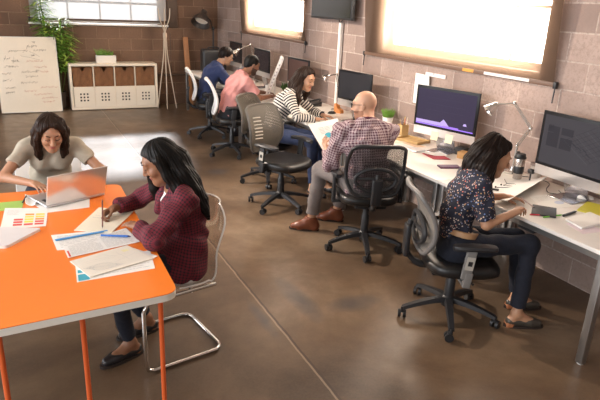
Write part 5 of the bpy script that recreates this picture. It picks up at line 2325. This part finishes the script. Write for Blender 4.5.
lpk = empty('laptop', (3.26, 9.0, D0), 'grey-blue laptop on the far desk before the navy-shirt man', 'laptop')
mb = MB()
mb.box((-.06, 0, .009), (.24, .33, .016), bev=.004)
mb.build('base', ALU, lpk)
mb = MB()
R = rot('Y', 20)
mb.box((.095, 0, .12), (.008, .33, .22), R, .003)
mb.build('lid', mat('lid_grey', (.35, .36, .42), .3, .5), lpk)
# ------------------------------------------------------------------ chairs
office_chair('empty taupe mesh office chair with black leather seat in the middle of the aisle', (2.29, 4.97), (.40, -.92), MESH_TAUPE, mat('frame_taupe', (.10, .088, .075), .5), LEATHER, leg0=8, slots=True, plate=True, lumbar=False, backz=(.54, .99))
office_chair('black mesh office chair under the bald man, its back to the camera', (2.53, 3.76), (.36, .93), MESH_BLACK, BLACKP, LEATHER, leg0=50, backz=(.545, .97))
office_chair('grey mesh office chair under the woman in the floral top', (2.45, 2.57), (.90, -.42), MESH_GREY, mat('frame_grey', (.15, .14, .135), .5), LEATHER, leg0=62, plate=True, drop=.05, post_m=mat('post_grey', (.20, .19, .18), .45))
office_chair('grey mesh office chair under the woman in the striped top', (2.50, 5.80), (.62, -.78), MESH_TAUPE, mat('frame_taupe', (.10, .088, .075)), LEATHER, leg0=30, lumbar=False)
office_chair('grey mesh office chair, back coloured sunlit white, under the man in the pink shirt', (2.53, 7.12), (.95, -.24), MESH_SUNLIT, WPLAS, LEATHER, lumbar=False, leg0=15, backz=(.56, 1.0))
office_chair('grey mesh office chair, back coloured sunlit white, under the man in the navy shirt', (2.59, 8.28), (.96, -.24), MESH_SUNLIT, WPLAS, LEATHER, lumbar=False, leg0=40, backz=(.56, 1.0))


def clear_mat():
    m, nt, b, out = new_mat('clear_acrylic')
    tp = N(nt, 'ShaderNodeBsdfTransparent')
    tp.inputs[0].default_value = (.91, .90, .89, 1)
    gl = N(nt, 'ShaderNodeBsdfGlossy')
    gl.inputs['Roughness'].default_value = .06
    fr = N(nt, 'ShaderNodeLayerWeight')
    fr.inputs[0].default_value = .25
    mx = N(nt, 'ShaderNodeMixShader')
    nt.links.new(mth(nt, 'ADD', mth(nt, 'MULTIPLY', fr.outputs[1], .35), .02, clamp=True), mx.inputs[0])
    nt.links.new(tp.outputs[0], mx.inputs[1])
    nt.links.new(gl.outputs[0], mx.inputs[2])
    nt.links.new(mx.outputs[0], out.inputs[0])
    return m


sled_chair('clear acrylic chair on a chrome sled frame under the woman in the plaid shirt', (.66, 2.96), (-.985, -.17), clear_mat(), CHROME)
sled_chair('white shell chair on a chrome sled frame behind the laptop', (.15, 4.36), (.0, -1), WPLAS, CHROME, clear=False)

# ------------------------------------------------------------------ people
DENIM = cloth_plain('denim_navy', (.007, .009, .019), .85, .25)
DARKJ = cloth_plain('dark_trousers', (.009, .010, .014), .85, .25)
GREYT = cloth_plain('grey_trousers', (.185, .158, .15), .85, .15)
BLKSHOE = mat('shoe_black', (.02, .018, .02), .3)
SOLE = mat('sole_dark', (.03, .02, .016), .6)
HB = hair_mat('hair_black', (.006, .005, .0045))
HBR = hair_mat('hair_brown', (.022, .011, .007))
HDB = hair_mat('hair_dark_brown', (.011, .006, .0045))


def add(*v):
    return tuple(v)


# woman in the plaid shirt
person('plaid', (.70, 2.95, 0), 'woman in a dark red plaid shirt writing at the orange table, long black hair', dict(
    vox=.0042, s=.95, hs=.98, bulk=.93, lw=.76, fem=True, f=(-.985, -.10), pelvis=(.755, 2.94, .575), neck=(.735, 2.95, .995), head=(.648, 2.955, 1.125), hf=(-.90, .10, -.45),
    shL=(.735, 2.79, .955), shR=(.715, 3.11, .96), elL=(.535, 2.675, .80), wrL=(.505, 2.93, .782), elR=(.60, 3.34, .80), wrR=(.425, 3.225, .792),
    handL=((-.40, .90, -.08), (0, 0, -1), dict(curl=.25)), handR=((-.82, -.50, -.16), (.15, -.75, -.65), dict(curl=1.15, thumb=.9)),
    knL=(.345, 2.87, .53), knR=(.36, 3.07, .53), anL=(.425, 2.90, .09), anR=(.56, 3.12, .10), toL=(.27, 2.85, .03), toR=(.42, 3.10, .03), bend=.035,
    skin=(.27, .125, .065), lip=(.24, .06, .05), hair_mat=HB,
    shirt=dict(mat=cloth_check('plaid_red', (.165, .009, .022), (.022, .010, .016), (.010, .006, .010), .0165, .42), sleeve=1.86, hem=-.10, skirt=True, under=cloth_plain('tee_white', (.75, .72, .68), .85, .05), collar=True, neckr=.06, vee=True, g=.014, fold=.005, low=-.02),
    trousers=dict(mat=DENIM, hem=.90, waist=.06), shoes=dict(kind='flat', mat=BLKSHOE, sole=SOLE),
    hair=dict(line=(.066, .078), th=.012, nape=-.075, wave=.0012, face=True,
              w=[[((.66, 2.95, 1.205), .045), ((.735, 2.93, 1.14), .062), ((.79, 2.90, 1.02), .056), ((.845, 2.87, .92), .036), ((.875, 2.85, .81), .012)],
                 [((.68, 2.92, 1.17), .045), ((.745, 2.885, 1.07), .05), ((.795, 2.855, .97), .042), ((.845, 2.84, .88), .024), ((.87, 2.83, .83), .010)],
                 [((.69, 2.98, 1.17), .045), ((.755, 2.99, 1.07), .05), ((.80, 2.98, .97), .045), ((.84, 2.95, .87), .02)],
                 [((.615, 2.875, 1.15), .022), ((.665, 2.865, 1.07), .030), ((.715, 2.845, 1.0), .034), ((.765, 2.84, .94), .03)],
                 [((.60, 3.025, 1.15), .018), ((.61, 3.045, 1.05), .024), ((.63, 3.05, .95), .026), ((.645, 3.05, .86), .012)]])))

# woman with the laptop
person('laptop', (.15, 4.33, 0), 'woman in a beige T-shirt with dark bobbed hair behind the laptop', dict(
    vox=.0045, s=.95, hs=1.0, fem=True, f=(.04, -1), pelvis=(.15, 4.38, .575), neck=(.165, 4.20, 1.0), head=(.168, 4.08, 1.075), hf=(.05, -.88, -.46),
    shL=(.320, 4.20, .95), shR=(.016, 4.20, .96), elL=(.475, 4.09, .785), wrL=(.335, 3.91, .785), elR=(-.15, 4.08, .79), wrR=(.035, 3.88, .785),
    handL=((-.35, -.92, -.08), (0, 0, -1), dict(curl=.4)), handR=((.45, -.88, -.06), (0, 0, -1), dict(curl=.4)),
    knL=(.26, 3.93, .55), knR=(.08, 3.93, .55), anL=(.27, 4.0, .09), anR=(.06, 4.02, .09), toL=(.29, 3.84, .03), toR=(.05, 3.86, .03), bend=.04,
    skin=(.42, .215, .125), lip=(.40, .13, .10), hair_mat=HBR, lid=-.006,
    shirt=dict(mat=cloth_plain('tee_beige', (.41, .355, .275), .85, .06), sleeve=.58, cuff=.010, hem=-.08, neckr=.072, g=.009, fold=.004, low=-.02),
    trousers=dict(mat=DENIM, hem=.92, waist=.06), shoes=dict(kind='boot', mat=BLKSHOE),
    hair=dict(line=(.058, .086), th=.013, nape=-.07, wave=.0016,
              hl=[[((-.020, .040, .098), .024), ((-.064, .045, .055), .022), ((-.084, .030, -.02), .024), ((-.084, .022, -.10), .026), ((-.080, .024, -.165), .026), ((-.072, .03, -.20), .014)],
                  [((.020, .040, .098), .024), ((.064, .045, .055), .022), ((.084, .030, -.02), .024), ((.084, .022, -.10), .026), ((.080, .024, -.165), .026), ((.072, .03, -.20), .014)],
                  [((-.05, .01, .085), .04), ((-.085, -.005, 0), .034), ((-.086, -.02, -.10), .034), ((-.08, -.01, -.18), .02)],
                  [((.05, .01, .085), .04), ((.085, -.005, 0), .034), ((.086, -.02, -.10), .034), ((.08, -.01, -.18), .02)],
                  [((-.045, -.06, -.02), .05), ((-.05, -.065, -.11), .036), ((-.05, -.05, -.15), .02)],
                  [((.045, -.06, -.02), .05), ((.05, -.065, -.11), .036), ((.05, -.05, -.15), .02)]])))

# woman in the floral top
person('floral', (2.48, 2.57, 0), 'woman in a dark floral top reading a sheet at the near desk', dict(
    vox=.0042, s=.95, hs=1.0, fem=True, f=(.90, -.42), bulk=.90, lw=.84, pelvis=(2.45, 2.57, .555), neck=(2.535, 2.575, 1.012), head=(2.660, 2.566, 1.095), hf=(.78, -.56, -.36),
    shL=(2.59, 2.70, .965), shR=(2.475, 2.452, .96), elL=(2.74, 2.74, .76), wrL=(2.90, 2.66, .775), elR=(2.50, 2.385, .725), wrR=(2.695, 2.345, .80),
    handL=((.8, -.45, -.05), (0, 0, -1), dict(curl=.3)), handR=((.86, .45, .05), (.25, -.1, -.95), dict(curl=1.0, thumb=.8)),
    knL=(2.87, 2.46, .555), knR=(2.83, 2.315, .575), anL=(2.98, 2.47, .10), anR=(2.79, 2.285, .10), toL=(3.13, 2.40, .03), toR=(2.94, 2.215, .03), bend=.045,
    skin=(.50, .265, .155), lip=(.45, .13, .11), hair_mat=HDB,
    shirt=dict(mat=cloth_floral('floral_top'), sleeve=.86, cuff=.016, hem=.02, neckr=.058, g=.011, fold=.005, low=-.02),
    belt=mat('belt_tan', (.42, .24, .12), .5),
    trousers=dict(mat=DENIM, hem=.90, waist=.09, flare=.012), shoes=dict(kind='flat', mat=mat('shoe_patterned', (.06, .05, .04), .3), sole=SOLE, heel=mat('heel_tan', (.42, .16, .07), .45)),
    hair=dict(line=(.058, .085), th=.014, nape=-.075, wave=.002,
              hl=[[((-.020, .042, .098), .026), ((-.064, .036, .06), .024), ((-.084, .012, -.01), .026), ((-.086, -.004, -.09), .030), ((-.076, -.01, -.13), .020)],
                  [((.024, .018, .102), .024), ((.068, .004, .06), .022), ((.082, -.008, -.01), .024), ((.084, -.02, -.09), .028), ((.074, -.03, -.12), .018)]],
              w=[[((2.64, 2.57, 1.195), .06), ((2.575, 2.585, 1.13), .075), ((2.525, 2.59, 1.055), .070), ((2.495, 2.585, .99), .045), ((2.48, 2.58, .955), .02)],
                 [((2.58, 2.51, 1.13), .04), ((2.535, 2.505, 1.05), .05), ((2.515, 2.49, .98), .04), ((2.50, 2.485, .945), .015)],
                 [((2.59, 2.515, 1.11), .03), ((2.565, 2.495, 1.04), .036), ((2.555, 2.48, .98), .028), ((2.56, 2.475, .945), .01)],
                 [((2.62, 2.64, 1.14), .05), ((2.585, 2.67, 1.05), .055), ((2.57, 2.68, .98), .03)]])))

# bald man
CHECK = cloth_check('check_purple', (.50, .40, .40), (.175, .055, .085), (.085, .018, .040), .021, .50)
person('bald', (2.50, 3.76, 0), 'bald bearded man in a purple checked shirt holding a chart, seen from behind', dict(
    vox=.0045, s=1.03, hs=.98, f=(.30, .95), pelvis=(2.50, 3.74, .615), neck=(2.49, 3.80, 1.075), head=(2.515, 3.885, 1.205), hf=(-.66, .72, -.16),
    shL=(2.30, 3.86, 1.005), shR=(2.70, 3.75, 1.0), elL=(2.255, 3.93, .72), wrL=(2.355, 4.165, .765), elR=(2.76, 3.98, .76), wrR=(2.66, 4.22, .80),
    handL=((.12, .75, .30), (.75, .0, .6), dict(curl=.6)), handR=((-.4, .8, .2), (-.5, 0, -.6), dict(curl=.5)),
    knL=(2.31, 4.19, .60), knR=(2.66, 4.22, .59), anL=(2.285, 4.27, .10), anR=(2.62, 4.40, .10), toL=(2.15, 4.36, .03), toR=(2.48, 4.50, .03), bulk=1.02, bend=.03,
    skin=(.56, .31, .20), beard=(.28, .13, .075), glasses=mat('spectacles_dark', (.02, .015, .015), .3),
    shirt=dict(mat=CHECK, sleeve=1.80, hem=-.10, collar=True, neckr=.07, g=.016, fold=.006, low=-.03),
    trousers=dict(mat=GREYT, hem=.86, flare=.010, fold=.004), shoes=dict(kind='boot', mat=mat('boot_brown', (.19, .055, .024), .32, var=.2), sole=SOLE)))

# woman in the striped top
person('striped', (2.52, 5.75, 0), 'woman in a black and white striped top with long wavy hair leaning on the desk', dict(
    vox=.0055, s=.97, hs=1.02, fem=True, f=(.75, -.66), pelvis=(2.52, 5.76, .605), neck=(2.765, 5.76, 1.03), head=(2.905, 5.725, 1.175), hf=(.44, -.86, -.34),
    shL=(2.87, 5.90, .985), shR=(2.665, 5.62, .985), elL=(3.05, 5.80, .80), wrL=(3.10, 5.63, .775), elR=(2.70, 5.47, .80), wrR=(2.915, 5.44, .775),
    handL=((.5, -.85, 0), (0, 0, -1), dict(curl=.3)), handR=((.92, .25, 0), (0, 0, -1), dict(curl=.3)),
    knL=(2.93, 5.38, .57), knR=(2.76, 5.22, .58), anL=(2.95, 5.25, .10), anR=(2.76, 5.16, .10), toL=(3.03, 5.12, .03), toR=(2.84, 5.02, .03), bend=.04,
    skin=(.50, .27, .165), lip=(.42, .12, .09), hair_mat=HBR,
    shirt=dict(mat=cloth_stripe('stripe_bw', (.72, .67, .60), (.018, .018, .026), .030, .5), sleeve=1.90, hem=-.06, neckr=.068, g=.010, low=-.02),
    trousers=dict(mat=cloth_plain('denim_blue', (.014, .026, .075), .85, .2), hem=.92, waist=.06), shoes=dict(kind='flat', mat=BLKSHOE),
    hair=dict(line=(.058, .085), th=.015, nape=-.075, wave=.003,
              hl=[[((.022, .028, .100), .024), ((.066, .014, .055), .022), ((.084, -.008, -.02), .026), ((.090, -.015, -.09), .030), ((.09, -.01, -.17), .032), ((.08, .02, -.25), .02)],
                  [((-.022, .028, .100), .024), ((-.066, .018, .055), .022), ((-.084, -.004, -.02), .026), ((-.094, -.015, -.09), .032), ((-.10, .0, -.17), .040), ((-.085, .01, -.25), .025)]],
              w=[[((2.85, 5.74, 1.22), .07), ((2.80, 5.75, 1.12), .08), ((2.77, 5.74, 1.02), .07), ((2.765, 5.72, .95), .04)],
                 [((2.835, 5.73, 1.17), .045), ((2.79, 5.70, 1.06), .05), ((2.775, 5.66, .97), .045), ((2.77, 5.64, .90), .02)]])))

# man in the pink shirt
person('pink', (2.53, 7.10, 0), 'man in a pink short-sleeved shirt bent over the far desk', dict(
    vox=.006, s=1.03, hs=1.02, f=(.97, .08), pelvis=(2.50, 7.10, .61), neck=(2.665, 7.10, 1.06), head=(2.80, 7.10, 1.185), hf=(.90, .05, -.38),
    shL=(2.655, 7.29, .985), shR=(2.655, 6.91, .985), elL=(2.86, 7.38, .80), wrL=(3.06, 7.32, .785), elR=(2.81, 6.86, .785), wrR=(3.03, 7.0, .785),
    handL=((.9, -.2, 0), (0, 0, -1), dict(curl=.4)), handR=((.9, .3, 0), (0, 0, -1), dict(curl=.5)),
    knL=(2.96, 7.22, .60), knR=(2.96, 6.96, .60), anL=(2.95, 7.22, .10), anR=(2.90, 6.95, .10), toL=(3.1, 7.22, .03), toR=(3.05, 6.95, .03), bend=.05,
    skin=(.20, .09, .05), hair_mat=HB, beard=(.05, .025, .016),
    shirt=dict(mat=cloth_plain('pink_shirt', (.56, .25, .235), .85, .08), sleeve=.75, cuff=.020, hem=-.10, collar=True, neckr=.066, g=.016, fold=.004, low=-.03),
    trousers=dict(mat=DARKJ, hem=.93), shoes=dict(kind='boot', mat=BLKSHOE),
    hair=dict(line=(.072, .074), th=.007, nape=-.06, wave=.001)))

# man in the navy shirt
person('navy', (2.58, 8.28, 0), 'man in a navy shirt and dark glasses at the desk farthest from the camera', dict(
    vox=.006, s=1.03, hs=1.02, f=(.98, -.05), pelvis=(2.55, 8.29, .61), neck=(2.715, 8.29, 1.06), head=(2.85, 8.28, 1.19), hf=(.88, -.22, -.38),
    shL=(2.70, 8.48, .985), shR=(2.70, 8.10, .985), elL=(2.90, 8.56, .80), wrL=(3.08, 8.44, .785), elR=(2.86, 8.06, .785), wrR=(3.05, 8.22, .785),
    handL=((.9, -.3, 0), (0, 0, -1), dict(curl=.4)), handR=((.9, .3, 0), (0, 0, -1), dict(curl=.5)),
    knL=(3.0, 8.40, .60), knR=(3.0, 8.14, .60), anL=(2.98, 8.40, .10), anR=(2.95, 8.12, .10), toL=(3.12, 8.40, .03), toR=(3.1, 8.12, .03), bend=.05,
    skin=(.46, .26, .16), hair_mat=HDB, glasses=mat('spectacles_dark', (.02, .015, .015)),
    shirt=dict(mat=cloth_plain('navy_shirt', (.020, .034, .105), .85, .2), sleeve=1.6, cuff=.012, hem=-.10, collar=True, neckr=.066, g=.016, fold=.004, low=-.03),
    trousers=dict(mat=DARKJ, hem=.93), shoes=dict(kind='boot', mat=BLKSHOE),
    hair=dict(line=(.076, .070), th=.014, nape=-.06, wave=.0015)))

# the chart the bald man holds
mb = MB()
PA, PB, PC, PD = Vector((2.30, 4.46, .95)), Vector((2.605, 4.46, .985)), Vector((2.60, 4.235, .80)), Vector((2.36, 4.235, .735))


def hold(u, v):
    p = PA.lerp(PB, u).lerp(PD.lerp(PC, u), v)
    return p + Vector((0, 0, -.004 * math.sin(PI * u))) - Vector((2.45, 4.35, .86))


mb.sheet(hold, 8, 8, .0015)
o = mb.build('chart_sheet', PAPER, None, 60, loc=(2.45, 4.35, .86))
tag(o, 'white chart with a teal pie held up by the bald man', 'paper')
mb = MB()
nrm = (PB - PA).cross(PD - PA).normalized()
if nrm.y > 0:
    nrm = -nrm


def on(u, v):
    return hold(u, v) + nrm * .0035


mb.slot(0)
mb.add([on(.47, .58)] + [on(.47 + .16 * math.cos(a * PI / 12), .58 + .17 * math.sin(a * PI / 12)) for a in range(-12, 9)], [tuple(range(22))])
mb.slot(1)
mb.add([on(.45, .60)] + [on(.45 + .15 * math.cos(a * PI / 12), .60 + .16 * math.sin(a * PI / 12)) for a in range(8, 13)], [tuple(range(6))])
mb.slot(2)
for k in range(5):
    for j in range(3):
        y = .2 + .05 * k
        mb.add([on(.25 + .2 * j, y), on(.42 + .2 * j, y), on(.42 + .2 * j, y + .018), on(.25 + .2 * j, y + .018)], [(0, 1, 2, 3)])
mb.build('print', [TEAL, mat('print_peach', (.80, .50, .38), .7), INKL], o, 0)
pen('slim white pen in the right hand of the woman in the floral top', (2.835, 2.467, .84), (2.872, 2.365, .795), .0040, mat('pen_pale', (.55, .40, .36), .4), tipm=INKD)
# ------------------------------------------------------------------ light
w = bpy.data.worlds.new('sky')
scene.world = w
w.use_nodes = True
nt = w.node_tree
bg = nt.nodes['Background']
bg.inputs[0].default_value = (1.0, .95, .90, 1)
bg.inputs[1].default_value = .26


def sun(d, e, col, ang):
    l = bpy.data.lights.new('sun', 'SUN')
    l.energy = e
    l.color = col
    l.angle = math.radians(ang)
    o = bpy.data.objects.new('sun', l)
    put(o)
    o.location = (0, 16, 9)
    o.rotation_euler = Vector(d).to_track_quat('-Z', 'Y').to_euler()


sun((-.13, -.85, -.50), 7.5, (1., .96, .92), 4.0)


def area(loc, d, sx, sy, e, col):
    l = bpy.data.lights.new('daylight', 'AREA')
    l.shape = 'RECTANGLE'
    l.size, l.size_y = sx, sy
    l.energy = e
    l.color = col
    o = bpy.data.objects.new('daylight', l)
    put(o)
    o.location = loc
    o.rotation_euler = Vector(d).to_track_quat('-Z', 'Y').to_euler()


# daylight standing in the four openings of the left wall
for y, e in ((-1.5, 70), (1.5, 150), (4.5, 110), (7.5, 80)):
    area((XL + .02, y, 2.0), (1, 0, -.12), 2.0, 2.0, e, (.95, .97, 1.))
# added spot without a fixture, gives the right wall warm directional light
l = bpy.data.lights.new('added_wall_spot', 'SPOT')
l.energy = 1000
l.color = (1., .86, .72)
l.spot_size = math.radians(60)
l.spot_blend = .5
l.shadow_soft_size = .10
o = bpy.data.objects.new('added_wall_spot', l)
put(o)
o.location = (-1.2, 7.6, ZC - .25)
o.rotation_euler = Vector((4.75, -3.4, -2.4)).to_track_quat('-Z', 'Y').to_euler()

vs = scene.view_settings
scene.display_settings.display_device = 'sRGB'
vs.view_transform = 'Standard'
vs.look = 'None'
vs.gamma = 1
vs.use_curve_mapping = False
vs.exposure = 0.5
